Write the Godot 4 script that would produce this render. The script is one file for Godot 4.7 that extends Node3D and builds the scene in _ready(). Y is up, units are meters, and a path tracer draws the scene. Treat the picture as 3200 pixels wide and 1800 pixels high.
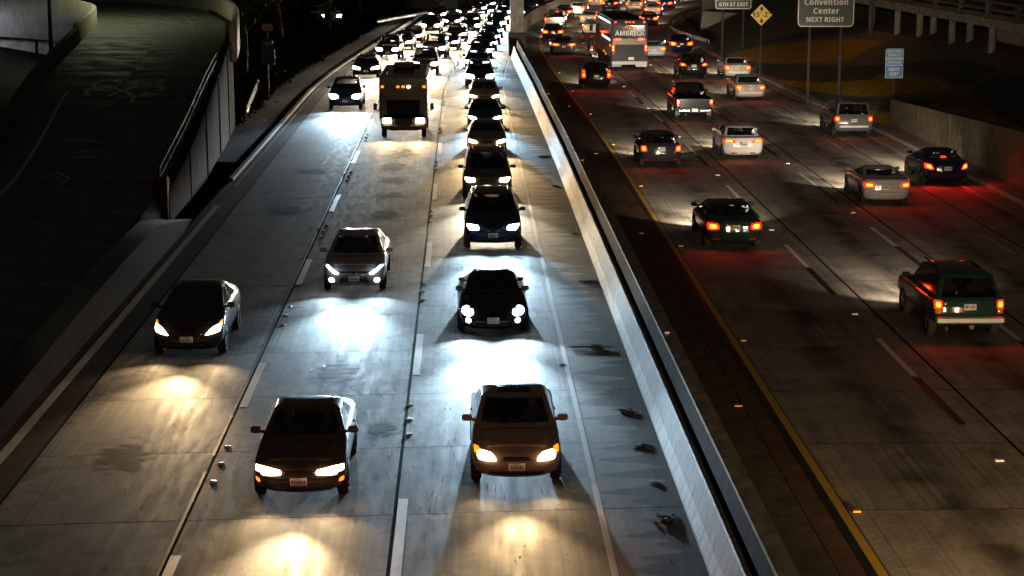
extends Node3D
# A freeway at night seen from an overpass: oncoming queue on the left, receding traffic on the right.
# Road runs along -Z, X to the right, metres.

var M := {}
var rng := RandomNumberGenerator.new()
var arch := {}
var cached := {}

# ---------------------------------------------------------------- nodes and tags
func tag(o: Node, label := "", category := "", group := "", kind := "") -> Node:
	if label != "": o.set_meta("label", label)
	if category != "": o.set_meta("category", category)
	if group != "": o.set_meta("group", group)
	if kind != "": o.set_meta("kind", kind)
	return o

func obj(called: String, mesh: Mesh, material: Material, parent: Node = self) -> MeshInstance3D:
	var o := MeshInstance3D.new()
	o.name = called
	o.mesh = mesh
	o.material_override = material
	parent.add_child(o, true)
	return o

func thing(called: String, label: String, category: String, at := Vector3.ZERO, yaw := 0.0, group := "") -> Node3D:
	var o := Node3D.new()
	o.name = called
	add_child(o, true)
	o.position = at
	o.rotation.y = yaw
	tag(o, label, category, group)
	return o

func struct(called: String, mesh: Mesh, material: Material, parent: Node = self) -> MeshInstance3D:
	var o := obj(called, mesh, material, parent)
	if parent == self: o.set_meta("kind", "structure")
	return o

# ---------------------------------------------------------------- mesh helpers
func S(flat := false) -> SurfaceTool:
	var st := SurfaceTool.new()
	st.begin(Mesh.PRIMITIVE_TRIANGLES)
	if flat: st.set_smooth_group(-1)
	return st

func done(st: SurfaceTool) -> ArrayMesh:
	st.generate_normals()
	return st.commit()

func tri(st: SurfaceTool, a: Vector3, b: Vector3, c: Vector3, n: Vector3, ua := Vector2.ZERO, ub := Vector2.ZERO, uc := Vector2.ZERO) -> void:
	if (a - c).cross(a - b).dot(n) < 0.0:
		var t := b; b = c; c = t
		var u := ub; ub = uc; uc = u
	st.set_uv(ua); st.add_vertex(a)
	st.set_uv(ub); st.add_vertex(b)
	st.set_uv(uc); st.add_vertex(c)

func quad(st: SurfaceTool, a: Vector3, b: Vector3, c: Vector3, d: Vector3, n: Vector3, ua := Vector2(0, 0), ub := Vector2(1, 0), uc := Vector2(1, 1), ud := Vector2(0, 1)) -> void:
	tri(st, a, b, c, n, ua, ub, uc)
	tri(st, a, c, d, n, ua, uc, ud)

func box(st: SurfaceTool, c: Vector3, s: Vector3, b := Basis.IDENTITY) -> void:
	var h := s * 0.5
	for ax in 3:
		for sg in [-1.0, 1.0]:
			var n := Vector3.ZERO; n[ax] = sg
			var u := Vector3.ZERO; u[(ax + 1) % 3] = 1.0
			var v := Vector3.ZERO; v[(ax + 2) % 3] = 1.0
			var p := n * h; var pu := u * h; var pv := v * h
			quad(st, c + b * (p - pu - pv), c + b * (p + pu - pv), c + b * (p + pu + pv), c + b * (p - pu + pv), b * n)

func boxmesh(c: Vector3, s: Vector3, b := Basis.IDENTITY) -> ArrayMesh:
	var st := S(true)
	box(st, c, s, b)
	return done(st)

func bevel_box(st: SurfaceTool, c: Vector3, s: Vector3, r: float) -> void:
	# a box with chamfered vertical and horizontal edges
	var h := s * 0.5
	r = minf(r, minf(h.x, minf(h.y, h.z)) * 0.48)
	var ring := func(y: float, ins: float) -> Array:
		var x := h.x - ins; var z := h.z - ins
		return [Vector3(x - r, y, z), Vector3(x, y, z - r), Vector3(x, y, -z + r), Vector3(x - r, y, -z), Vector3(-x + r, y, -z), Vector3(-x, y, -z + r), Vector3(-x, y, z - r), Vector3(-x + r, y, z)]
	var rings := [ring.call(-h.y, r), ring.call(-h.y + r, 0.0), ring.call(h.y - r, 0.0), ring.call(h.y, r)]
	for i in 3:
		for j in 8:
			var k := (j + 1) % 8
			var m: Vector3 = (rings[i][j] + rings[i + 1][k]) * 0.5
			quad(st, c + rings[i][j], c + rings[i][k], c + rings[i + 1][k], c + rings[i + 1][j], m)
	for e in [0, 3]:
		for j in range(1, 7):
			tri(st, c + rings[e][0], c + rings[e][j], c + rings[e][j + 1], Vector3(0, 1 if e else -1, 0))

func bevmesh(c: Vector3, s: Vector3, r: float) -> ArrayMesh:
	var st := S(true)
	bevel_box(st, c, s, r)
	return done(st)

func tube(st: SurfaceTool, a: Vector3, b: Vector3, ra: float, rb: float, seg := 10, caps := true) -> void:
	var d := (b - a).normalized()
	var u := d.cross(Vector3.UP if absf(d.y) < 0.9 else Vector3.RIGHT).normalized()
	var v := d.cross(u)
	for i in seg:
		var t0 := TAU * i / seg; var t1 := TAU * (i + 1) / seg
		var n0 := u * cos(t0) + v * sin(t0); var n1 := u * cos(t1) + v * sin(t1)
		quad(st, a + n0 * ra, a + n1 * ra, b + n1 * rb, b + n0 * rb, n0 + n1)
		if caps:
			tri(st, a, a + n0 * ra, a + n1 * ra, -d)
			tri(st, b, b + n0 * rb, b + n1 * rb, d)

func tubemesh(a: Vector3, b: Vector3, ra: float, rb: float, seg := 10) -> ArrayMesh:
	var st := S()
	tube(st, a, b, ra, rb, seg)
	return done(st)

# sweep a closed profile (x outward to the right, y up) along a path of points; upright frames
func sweep(path: Array, prof: Array, closed := true, flat := true, vscale := 4.0, ends := true) -> ArrayMesh:
	var st := S(flat)
	var rows := []
	var len := 0.0
	var lens := []
	for i in path.size():
		var d: Vector3 = (path[mini(i + 1, path.size() - 1)] - path[maxi(i - 1, 0)])
		d.y = 0.0
		d = d.normalized()
		var r := d.cross(Vector3.UP).normalized()
		var row := []
		for p in prof:
			row.append(path[i] + r * p.x + Vector3.UP * p.y)
		rows.append(row)
		if i: len += path[i].distance_to(path[i - 1])
		lens.append(len)
	var n := prof.size()
	var area := 0.0
	for j in n:
		area += prof[j].cross(prof[(j + 1) % n])
	var per := [0.0]
	for j in n: per.append(per[j] + prof[j].distance_to(prof[(j + 1) % n]))
	for i in path.size() - 1:
		for j in (n if closed else n - 1):
			var k := (j + 1) % n
			var e: Vector2 = prof[k] - prof[j]
			var out := Vector2(e.y, -e.x) * (1.0 if area >= 0.0 else -1.0)
			var d2: Vector3 = path[i + 1] - path[i]
			d2.y = 0
			var r2 := d2.normalized().cross(Vector3.UP)
			var nn := r2 * out.x + Vector3.UP * out.y
			quad(st, rows[i][j], rows[i][k], rows[i + 1][k], rows[i + 1][j], nn, Vector2(per[j], lens[i]) / vscale, Vector2(per[j + 1], lens[i]) / vscale, Vector2(per[j + 1], lens[i + 1]) / vscale, Vector2(per[j], lens[i + 1]) / vscale)
	if closed and ends:
		var pv := PackedVector2Array(prof)
		var t := Geometry2D.triangulate_polygon(pv)
		for e in [0, path.size() - 1]:
			var dirn: Vector3 = (path[0] - path[1]) if e == 0 else (path[-1] - path[-2])
			for q in range(0, t.size(), 3):
				tri(st, rows[e][t[q]], rows[e][t[q + 1]], rows[e][t[q + 2]], dirn)
	return done(st)

# a sheet between two polylines
func sheet(left: Array, right: Array, vs := 18.0, us := 1.0, up := Vector3.UP) -> ArrayMesh:
	var st := S()
	var len := 0.0
	for i in left.size() - 1:
		var l2: float = len + left[i].distance_to(left[i + 1])
		quad(st, left[i], right[i], right[i + 1], left[i + 1], up, Vector2(0, len / vs), Vector2(us, len / vs), Vector2(us, l2 / vs), Vector2(0, l2 / vs))
		len = l2
	return done(st)

# ---------------------------------------------------------------- materials
func lin(r: float, g: float, b: float) -> Color:
	return Color(r, g, b).linear_to_srgb()

func mat(key: String, c: Color, rough := 0.6, metal := 0.0) -> StandardMaterial3D:
	var m := StandardMaterial3D.new()
	m.resource_name = key
	m.albedo_color = c
	m.roughness = rough
	m.metallic = metal
	M[key] = m
	return m

func glow(key: String, c: Color, e: float) -> StandardMaterial3D:
	var m := mat(key, c, 0.25)
	m.emission_enabled = true
	m.emission = c
	m.emission_energy_multiplier = e
	return m

func noise(sd: int, freq: float, oct := 4, type := FastNoiseLite.TYPE_SIMPLEX_SMOOTH) -> FastNoiseLite:
	var n := FastNoiseLite.new()
	n.seed = sd
	n.frequency = freq
	n.noise_type = type
	n.fractal_octaves = oct
	return n

func nbytes(sd: int, freq: float, w: int, h: int, oct := 4) -> PackedByteArray:
	var im := noise(sd, freq, oct).get_seamless_image(w, h)
	im.convert(Image.FORMAT_L8)
	return im.get_data()

func tex(w: int, h: int, data: PackedByteArray, rgb := true) -> ImageTexture:
	return ImageTexture.create_from_image(Image.create_from_data(w, h, false, Image.FORMAT_RGB8 if rgb else Image.FORMAT_L8, data))

func s8(v: float) -> int:
	return int(255.0 * pow(clampf(v, 0.0, 1.0), 1.0 / 2.2))

# concrete pavement, u across a lane, v along 18 m; the oil that drips along the middle of a lane and scrape marks are real stains
func lane_texture(sd: int, base: Color, oil: float, blot: float) -> ImageTexture:
	var w := 256; var h := 1024
	var n1 := nbytes(sd, 0.011, w, h, 4)
	var n2 := nbytes(sd + 7, 0.09, w, h, 3)
	var n3 := nbytes(sd + 13, 0.006, w, h, 3)
	var r := RandomNumberGenerator.new(); r.seed = sd
	var col := PackedFloat32Array(); col.resize(w)
	var run := 0; var tone := 1.0
	for x in w:
		if run <= 0:
			run = r.randi_range(1, 6)
			tone = 1.0 + r.randf_range(-0.20, 0.16) + (0.4 if r.randf() < 0.06 else 0.0) - (0.25 if r.randf() < 0.08 else 0.0)
		run -= 1
		col[x] = tone * (1.0 + r.randf_range(-0.06, 0.06))
	var d := PackedByteArray(); d.resize(w * h * 3)
	for y in h:
		for x in w:
			var i := y * w + x
			var u := (x + 0.5) / w
			var a := n1[i] / 255.0; var b := n2[i] / 255.0; var c := n3[i] / 255.0
			var f := (0.55 + 0.85 * a) * (0.78 + 0.44 * b) * lerpf(1.0, col[x], 0.4 + 0.9 * c)
			var k := (u - 0.5 + (c - 0.5) * 0.12) / 0.13
			f *= 1.0 - oil * exp(-k * k) * clampf(0.62 + 0.9 * (c + a * 0.6 - 0.75), 0.3, 1.0)
			f *= 1.0 - blot * smoothstep(0.54, 0.76, a * 0.7 + c * 0.4)
			var tr := absf(absf(u - 0.5) - 0.27) / 0.09
			f *= 1.0 - 0.10 * exp(-tr * tr)
			d[i * 3] = s8(base.r * f); d[i * 3 + 1] = s8(base.g * f); d[i * 3 + 2] = s8(base.b * f)
	return tex(w, h, d)

# shoulder: damp dirt that has crept out from the barrier foot in tongues
func shoulder_texture() -> ImageTexture:
	var w := 256; var h := 1024
	var n1 := nbytes(91, 0.03, w, h, 4)
	var n2 := nbytes(92, 0.10, w, h, 3)
	var f1 := noise(93, 0.016, 2); var f2 := noise(94, 0.06, 2)
	var d := PackedByteArray(); d.resize(w * h * 3)
	for y in h:
		var edge := 0.46 + 0.75 * f1.get_noise_2d(cos(TAU * y / h) * 163.0, sin(TAU * y / h) * 163.0) + 0.09 * f2.get_noise_2d(cos(TAU * y / h) * 163.0, sin(TAU * y / h) * 163.0)
		for x in w:
			var i := y * w + x
			var u := (x + 0.5) / w
			var f := (0.75 + 0.45 * n1[i] / 255.0) * (0.88 + 0.24 * n2[i] / 255.0)
			var wet := smoothstep(edge - 0.07, edge + 0.10, u + (n1[i] / 255.0 - 0.5) * 0.18)
			f *= lerpf(1.0, 0.25, wet)
			d[i * 3] = s8(0.30 * f); d[i * 3 + 1] = s8(0.29 * f); d[i * 3 + 2] = s8(0.265 * f)
	return tex(w, h, d)

# generic stained concrete, and the painted light streaks of the barrier face: streaks run along v
func streak_texture(sd: int, base: Color, along: float, strength: float, w := 512, h := 512) -> ImageTexture:
	var n1 := noise(sd, 0.02, 4); var n2 := nbytes(sd + 3, 0.012, w, h, 4); var n3 := nbytes(sd + 5, 0.12, w, h, 2)
	var d := PackedByteArray(); d.resize(w * h * 3)
	for y in h:
		for x in w:
			var i := y * w + x
			var st := n1.get_noise_2d(x * 2.2 / maxf(1.0, along), y * along)
			var f := maxf(0.15, 1.0 + strength * st) * (0.7 + 0.6 * n2[i] / 255.0) * (0.88 + 0.24 * n3[i] / 255.0)
			d[i * 3] = s8(base.r * f); d[i * 3 + 1] = s8(base.g * f); d[i * 3 + 2] = s8(base.b * f)
	return tex(w, h, d)

func stain_texture(sd: int) -> ImageTexture:
	var w := 96
	var n := noise(sd, 0.035, 4)
	var d := PackedByteArray(); d.resize(w * w * 4)
	for y in w:
		for x in w:
			var u := (x + 0.5) / w * 2.0 - 1.0; var v := (y + 0.5) / w * 2.0 - 1.0
			var e := sqrt(u * u + v * v) + 0.55 * n.get_noise_2d(x * 0.8, y * 2.2)
			var al := 0.85 * (1.0 - smoothstep(0.15, 0.75, e)) * (1.0 - smoothstep(0.8, 0.98, maxf(absf(u), absf(v))))
			var i := (y * w + x) * 4
			d[i] = 46; d[i + 1] = 43; d[i + 2] = 40; d[i + 3] = int(al * 255.0)
	return ImageTexture.create_from_image(Image.create_from_data(w, w, false, Image.FORMAT_RGBA8, d))

func grey_texture(sd: int, freq: float, lo: float, hi: float, w := 512, h := 512, sx := 1.0, sy := 1.0) -> ImageTexture:
	var n := noise(sd, freq, 4)
	var d := PackedByteArray(); d.resize(w * h)
	for y in h:
		for x in w:
			d[y * w + x] = int(255.0 * clampf(lerpf(lo, hi, 0.5 + 0.7 * n.get_noise_2d(x * sx, y * sy)), 0.0, 1.0))
	return tex(w, h, d, false)

func tine_texture() -> ImageTexture:
	var w := 512; var h := 256
	var r := RandomNumberGenerator.new(); r.seed = 5
	var n := nbytes(55, 0.2, w, h, 3)
	var d := PackedByteArray(); d.resize(w * h)
	var col := []
	for x in w: col.append(r.randf_range(0.25, 0.75))
	for y in h:
		for x in w:
			d[y * w + x] = int(clampf(255.0 * (0.55 * col[x] + 0.45 * n[y * w + x] / 255.0), 0, 255))
	return tex(w, h, d, false)

func textured(key: String, t: Texture2D, rough := 0.7, scale := Vector3.ONE) -> StandardMaterial3D:
	var m := mat(key, Color.WHITE, rough)
	m.albedo_texture = t
	m.uv1_scale = scale
	return m

func world_tex(key: String, t: Texture2D, rough: float, metres: float, tint := Color.WHITE) -> StandardMaterial3D:
	var m := mat(key, tint, rough)
	m.albedo_texture = t
	m.metallic_specular = 0.15
	m.uv1_triplanar = true
	m.uv1_world_triplanar = true
	m.uv1_scale = Vector3.ONE / metres
	return m

func build_materials() -> void:
	var rough_tex := grey_texture(61, 0.05, 0.66, 0.82, 256, 512, 1.0, 0.3)
	var tine := tine_texture()
	var grain := grey_texture(63, 0.12, 0.1, 0.9, 256, 256)
	for k in 3:
		var m := textured("left_slab_%d" % k, lane_texture(100 + k * 31, Color(0.27, 0.262, 0.245), 0.72, 0.62), 1.0)
		m.roughness_texture = rough_tex
		m.heightmap_enabled = true; m.heightmap_texture = tine; m.heightmap_scale = 0.2; m.metallic_specular = 0.38
		var q := textured("right_slab_%d" % k, lane_texture(300 + k * 17, Color(0.32, 0.275, 0.225), 0.88, 0.3), 0.8)
		q.heightmap_enabled = true; q.heightmap_texture = grain; q.heightmap_scale = 0.1
	var sh := textured("shoulder_slab", shoulder_texture(), 1.0)
	sh.roughness_texture = rough_tex
	sh.heightmap_enabled = true; sh.heightmap_texture = grain; sh.heightmap_scale = 0.08; sh.metallic_specular = 0.4
	var asph := streak_texture(21, Color(0.075, 0.062, 0.05), 2.2, 0.3, 256, 256)
	world_tex("asphalt", asph, 0.75, 3.0)
	world_tex("brown_shoulder", streak_texture(25, Color(0.13, 0.075, 0.05), 2.0, 0.25, 256, 256), 0.85, 3.5)
	world_tex("barrier_shoulder", streak_texture(27, Color(0.12, 0.095, 0.065), 2.0, 0.3, 256, 256), 0.85, 3.0)
	for k in 3:
		var om := mat("oil_%d" % k, Color.WHITE, 0.75)
		om.metallic_specular = 0.2
		om.transparency = BaseMaterial3D.TRANSPARENCY_ALPHA
		om.albedo_texture = stain_texture(200 + k)
	world_tex("coping", streak_texture(29, Color(0.42, 0.36, 0.27), 1.5, 0.4, 256, 256), 0.85, 3.0)
	mat("joint", lin(0.008, 0.008, 0.008), 1.0).metallic_specular = 0.1
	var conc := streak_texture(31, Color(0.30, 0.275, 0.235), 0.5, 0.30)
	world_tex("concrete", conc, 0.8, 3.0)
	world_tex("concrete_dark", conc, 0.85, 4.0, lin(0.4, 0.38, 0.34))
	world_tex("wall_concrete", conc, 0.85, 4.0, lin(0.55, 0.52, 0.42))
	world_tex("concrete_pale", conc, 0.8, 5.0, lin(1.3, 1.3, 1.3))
	var bar := textured("barrier_concrete", streak_texture(37, Color(0.27, 0.25, 0.215), 6.0, 0.7, 256, 1024), 0.75)  # colour streaks stand in for light raking across the rough face
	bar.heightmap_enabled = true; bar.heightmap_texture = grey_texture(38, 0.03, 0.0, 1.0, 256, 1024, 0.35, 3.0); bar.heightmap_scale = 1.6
	var up := textured("barrier_upper_shaded", streak_texture(39, Color(0.036, 0.028, 0.019), 4.0, 0.7, 256, 512), 1.0)  # shade above the headlight beams is put into this dark colour
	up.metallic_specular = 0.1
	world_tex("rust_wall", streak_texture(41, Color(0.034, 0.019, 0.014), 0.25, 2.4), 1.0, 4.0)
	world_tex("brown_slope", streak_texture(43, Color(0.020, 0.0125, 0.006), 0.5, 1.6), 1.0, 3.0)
	var ramp := textured("ramp_asphalt", streak_texture(47, Color(0.075, 0.08, 0.07), 1.4, 0.25), 1.0)
	ramp.roughness_texture = grey_texture(48, 0.010, 0.42, 0.85, 256, 256, 0.6, 1.6)
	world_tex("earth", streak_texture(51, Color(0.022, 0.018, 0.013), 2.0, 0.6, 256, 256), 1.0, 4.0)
	mat("white_paint", lin(0.80, 0.78, 0.74), 0.5)
	mat("worn_paint", lin(0.40, 0.39, 0.36), 0.6)
	mat("black_paint", lin(0.012, 0.012, 0.012), 0.6)
	mat("yellow_paint", lin(0.55, 0.33, 0.04), 0.55)
	mat("steel", lin(0.32, 0.32, 0.32), 0.45, 0.7)
	mat("dull_steel", lin(0.10, 0.09, 0.085), 0.6, 0.4)
	mat("marker_white", lin(0.75, 0.74, 0.70), 0.35)
	mat("marker_amber", lin(0.80, 0.42, 0.03), 0.3)
	# vehicles
	var g := mat("glass", Color(0.02, 0.022, 0.025, 0.62), 0.04)
	g.transparency = BaseMaterial3D.TRANSPARENCY_ALPHA
	mat("dark_glass", lin(0.006, 0.006, 0.008), 0.06)
	mat("tyre", lin(0.018, 0.018, 0.018), 0.85)
	mat("rim", lin(0.35, 0.35, 0.36), 0.3, 0.8)
	mat("black_trim", lin(0.01, 0.01, 0.011), 0.5)
	mat("cabin", lin(0.025, 0.023, 0.022), 0.9)
	mat("chrome", lin(0.6, 0.6, 0.6), 0.15, 1.0)
	mat("plate", lin(0.72, 0.68, 0.62), 0.4)
	mat("plate_ink", lin(0.03, 0.035, 0.08), 0.5)
	mat("red_lens", lin(0.35, 0.01, 0.01), 0.15)
	mat("amber_lens", lin(0.6, 0.2, 0.01), 0.15)
	glow("head_warm", Color(1.0, 0.86, 0.66), 17.0)
	glow("head_white", Color(1.0, 0.95, 0.88), 18.0)
	glow("head_cool", Color(0.86, 0.93, 1.0), 20.0)
	glow("turn_amber", Color(1.0, 0.5, 0.06), 2.2)
	glow("tail_red", Color(1.0, 0.10, 0.035), 4.5)
	glow("tail_core", Color(1.0, 0.45, 0.12), 6.0)
	glow("brake_red", Color(1.0, 0.14, 0.05), 5.0)
	var paints := {
		"p_black": [0.006, 0.006, 0.007], "p_charcoal": [0.022, 0.022, 0.024], "p_grey": [0.09, 0.09, 0.092], "p_taupe": [0.24, 0.19, 0.14],
		"p_brown": [0.075, 0.055, 0.042], "p_silver": [0.36, 0.35, 0.34], "p_white": [0.62, 0.60, 0.57], "p_navy": [0.012, 0.018, 0.055], "p_green": [0.008, 0.030, 0.024],
		"p_darkgreen": [0.008, 0.020, 0.018], "p_blue": [0.006, 0.009, 0.040], "p_gold": [0.26, 0.19, 0.11], "p_lightblue": [0.30, 0.38, 0.45], "p_rose": [0.36, 0.30, 0.285], "p_rv": [0.125, 0.102, 0.082], "p_olive": [0.06, 0.052, 0.042], "p_red": [0.2, 0.01, 0.01]}
	for k in paints:
		var c: Array = paints[k]
		var m := mat(k, lin(c[0], c[1], c[2]), 0.6, 0.0)
		m.metallic_specular = 0.15
		m.clearcoat_enabled = true
		m.clearcoat = 0.8
		m.clearcoat_roughness = 0.09

# ---------------------------------------------------------------- vehicle shells
# A shell is a stack of plan outlines: for each height the distance of the nose (f) and tail (r) from the ends, the half width (w) and corner depths.
func ip(a: Array, y: float) -> float:
	if y <= a[0].x: return a[0].y
	for i in range(1, a.size()):
		if y <= a[i].x:
			var t: float = (y - a[i - 1].x) / maxf(a[i].x - a[i - 1].x, 1e-6)
			return lerpf(a[i - 1].y, a[i].y, t)
	return a[-1].y

func shell(d: Dictionary) -> Dictionary:
	var L: float = d.L; var W: float = d.W * 0.5; var H: float = d.H
	var gy: float = d.get("gy", 0.22); var ny: float = d.nose; var cy: float = d.cowl; var dy: float = d.deck_y
	var hood: float = d.hood; var ws: float = d.ws; var deck: float = d.deck; var rw: float = d.rear
	var zf1 := hood + ws; var zr1 := deck + rw
	var roof := L - zf1 - zr1
	var roofw: float = d.get("roofw", 0.72)
	var belt: float = d.get("belt", cy)
	d.belt = belt
	var f := [Vector2(gy, 0.16), Vector2(gy + 0.09, 0.05), Vector2(lerpf(gy, ny, 0.5), 0.0), Vector2(ny - 0.12, d.get("rake", 0.03)), Vector2(ny - 0.03, d.get("rake", 0.03) + 0.05), Vector2(ny, d.get("rake", 0.03) + 0.13)]
	for k in [0.2, 0.4, 0.6, 0.8, 1.0]:
		f.append(Vector2(lerpf(ny, cy, k), lerpf(d.get("rake", 0.03) + 0.13, hood, pow(k, 1.25))))
	f.append(Vector2(cy + 0.02, hood + 0.05))
	var r := [Vector2(gy, 0.18), Vector2(gy + 0.1, 0.05), Vector2(lerpf(gy, dy, 0.45), 0.0), Vector2(dy - 0.16, d.get("tailrake", 0.02)), Vector2(dy - 0.03, d.get("tailrake", 0.02) + 0.03), Vector2(dy, d.get("tailrake", 0.02) + 0.09), Vector2(dy + 0.035, maxf(deck, d.get("tailrake", 0.02) + 0.11))]
	for e in [[0.085, 0.0], [0.04, 0.13], [0.018, 0.26], [0.004, 0.40], [0.0, 0.49]]:
		f.append(Vector2(H - e[0], zf1 + roof * e[1])); r.append(Vector2(H - e[0], zr1 + roof * e[1]))
	d.f = f; d.r = r
	d.w = [Vector2(gy, 0.84 * W), Vector2(gy + 0.1, 0.95 * W), Vector2(0.5, 0.99 * W), Vector2(ny, W), Vector2(belt - 0.06, d.get("shoulder", 0.965) * W), Vector2(belt + 0.02, d.get("beltw", 0.91) * W), Vector2(H - 0.085, roofw * W), Vector2(H - 0.04, (roofw - 0.09) * W), Vector2(H - 0.018, (roofw - 0.2) * W), Vector2(H - 0.004, (roofw - 0.36) * W), Vector2(H, 0.1 * W)]
	var cr: float = d.get("corner", 0.48)
	d.rf = [Vector2(gy, cr), Vector2(ny, cr), Vector2(cy, cr * 0.85), Vector2(cy + 0.1, 0.22), Vector2(H - 0.085, 0.24), Vector2(H, 0.1)]
	var cb: float = d.get("cornerb", 0.32)
	d.rr = [Vector2(gy, cb), Vector2(dy, cb), Vector2(dy + 0.08, 0.18), Vector2(H - 0.085, 0.2), Vector2(H, 0.1)]
	d.gy = gy
	return d

func outl(d: Dictionary, y: float) -> Array:      # nose z, tail z, half width, front corner, rear corner
	var zf: float = -d.L * 0.5 + ip(d.f, y)
	var zr: float = d.L * 0.5 - ip(d.r, y)
	var m := maxf((zr - zf) * 0.47, 0.001)
	return [zf, zr, ip(d.w, y), minf(ip(d.rf, y), m), minf(ip(d.rr, y), m)]

const EXPO := 2.7
func fz(d: Dictionary, x: float, y: float) -> float:   # front surface
	var o := outl(d, y)
	var q := pow(clampf(absf(x) / o[2], 0.0, 1.0), EXPO)
	return o[0] + o[3] * (1.0 - sqrt(1.0 - q))

func rz(d: Dictionary, x: float, y: float) -> float:   # rear surface
	var o := outl(d, y)
	var q := pow(clampf(absf(x) / o[2], 0.0, 1.0), EXPO)
	return o[1] - o[4] * (1.0 - sqrt(1.0 - q))

func sx(d: Dictionary, z: float, y: float) -> float:   # side surface
	var o := outl(d, y)
	var k := 0.0
	if z < o[0] + o[3]: k = 1.0 - (z - o[0]) / o[3]
	elif z > o[1] - o[4]: k = 1.0 - (o[1] - z) / o[4]
	k = clampf(k, 0.0, 0.999)
	return o[2] * pow(1.0 - k * k, 1.0 / EXPO)

func ty(d: Dictionary, x: float, z: float) -> float:   # top surface
	var lo: float = d.gy + 0.1; var hi: float = d.H
	for i in 26:
		var y := (lo + hi) * 0.5
		var o := outl(d, y)
		if absf(x) < o[2] and z > fz(d, x, y) and z < rz(d, x, y): lo = y
		else: hi = y
	return lo

const FX := [0.0, 0.3, 0.56, 0.75, 0.87, 0.95, 1.0]

func shell_meshes(d: Dictionary) -> Dictionary:
	# levels
	var ys := []
	for a in [d.f, d.r, d.w, d.rf, d.rr]:
		for p in a: ys.append(p.x)
	var H: float = d.H
	var wsb: float = d.cowl + 0.035; var wst := H - 0.085
	var sb: float = d.belt + 0.04; var stp := H - 0.105
	var rb: float = d.get("rw_y", d.deck_y + 0.06); var rt: float = d.get("rw_top", H - 0.10)
	for e in [wsb, wst, sb, stp, rb, rt]: ys.append(e)
	for k in range(1, 8): ys.append(lerpf(d.belt, H - 0.085, k / 8.0))
	for k in range(1, 5): ys.append(lerpf(d.gy + 0.1, d.nose, k / 5.0))
	ys.sort()
	var lev := [ys[0]]
	for y in ys:
		if y - lev[-1] > (0.0035 if y > H - 0.09 else 0.011): lev.append(y)
		elif y in [wsb, wst, sb, stp, rb, rt]: lev[-1] = y
	lev[-1] = H
	# columns
	var sf := [0.0]
	for w in d.win:
		for v in w:
			if v > sf[-1] + 0.001: sf.append(v)
	sf.append(1.0)
	var rows := []
	for y in lev:
		var o := outl(d, y)
		var row := []
		for q in FX: row.append(Vector3(o[2] * q, y, fz(d, o[2] * q, y)))
		var za: float = o[0] + o[3]; var zb: float = o[1] - o[4]
		for k in range(1, sf.size() - 1): row.append(Vector3(o[2], y, lerpf(za, zb, sf[k])))
		for i in range(6, -1, -1): row.append(Vector3(o[2] * FX[i], y, rz(d, o[2] * FX[i], y)))
		rows.append(row)
	var n: int = rows[0].size()
	var ns := sf.size() - 1
	var body := S(); var wsm := S(); var rwm := S()
	var sides := {}
	for i in lev.size() - 1:
		var ym: float = (lev[i] + lev[i + 1]) * 0.5
		for j in n - 1:
			var kind := "body"
			if j < 4 and ym > wsb and ym < wst: kind = "ws"
			elif j >= n - 5 and ym > rb and ym < rt: kind = "rw"
			elif j >= 6 and j < 6 + ns and ym > sb and ym < stp:
				var a: float = sf[j - 6]; var b: float = sf[j - 5]
				for w in d.win:
					if a >= w[0] - 0.002 and b <= w[1] + 0.002: kind = "side"
			for sg in [1.0, -1.0]:
				var fl := Vector3(sg, 1, 1)
				var p: Array = [rows[i][j] * fl, rows[i][j + 1] * fl, rows[i + 1][j + 1] * fl, rows[i + 1][j] * fl]
				var c: Vector3 = (p[0] + p[2]) * 0.5
				var o := outl(d, ym)
				var nn := Vector3(c.x * 0.8, 0.0, 0.0)
				if j < 6: nn = Vector3(c.x * 0.15, 0.0, -1.0)
				elif j >= n - 7: nn = Vector3(c.x * 0.15, 0.0, 1.0)
				else: nn = Vector3(sg, 0, 0)
				nn.y = 0.4 if ym > d.nose else 0.0
				var st: SurfaceTool = body
				if kind == "ws": st = wsm
				elif kind == "rw": st = rwm
				elif kind == "side":
					var key := "%d_%d" % [int(sg), j]
					if not sides.has(key): sides[key] = S()
					st = sides[key]
				quad(st, p[0], p[1], p[2], p[3], nn)
	for e in [0, lev.size() - 1]:
		for j in n - 1:
			var a: Vector3 = rows[e][j]; var b: Vector3 = rows[e][j + 1]
			quad(body, a, b, b * Vector3(-1, 1, 1), a * Vector3(-1, 1, 1), Vector3(0, 1 if e else -1, 0))
	var out := {"body": done(body), "windshield": done(wsm), "side": []}
	if d.get("rear_glass", true): out["rear_window"] = done(rwm)
	for k in sides: out.side.append(done(sides[k]))
	return out

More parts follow.
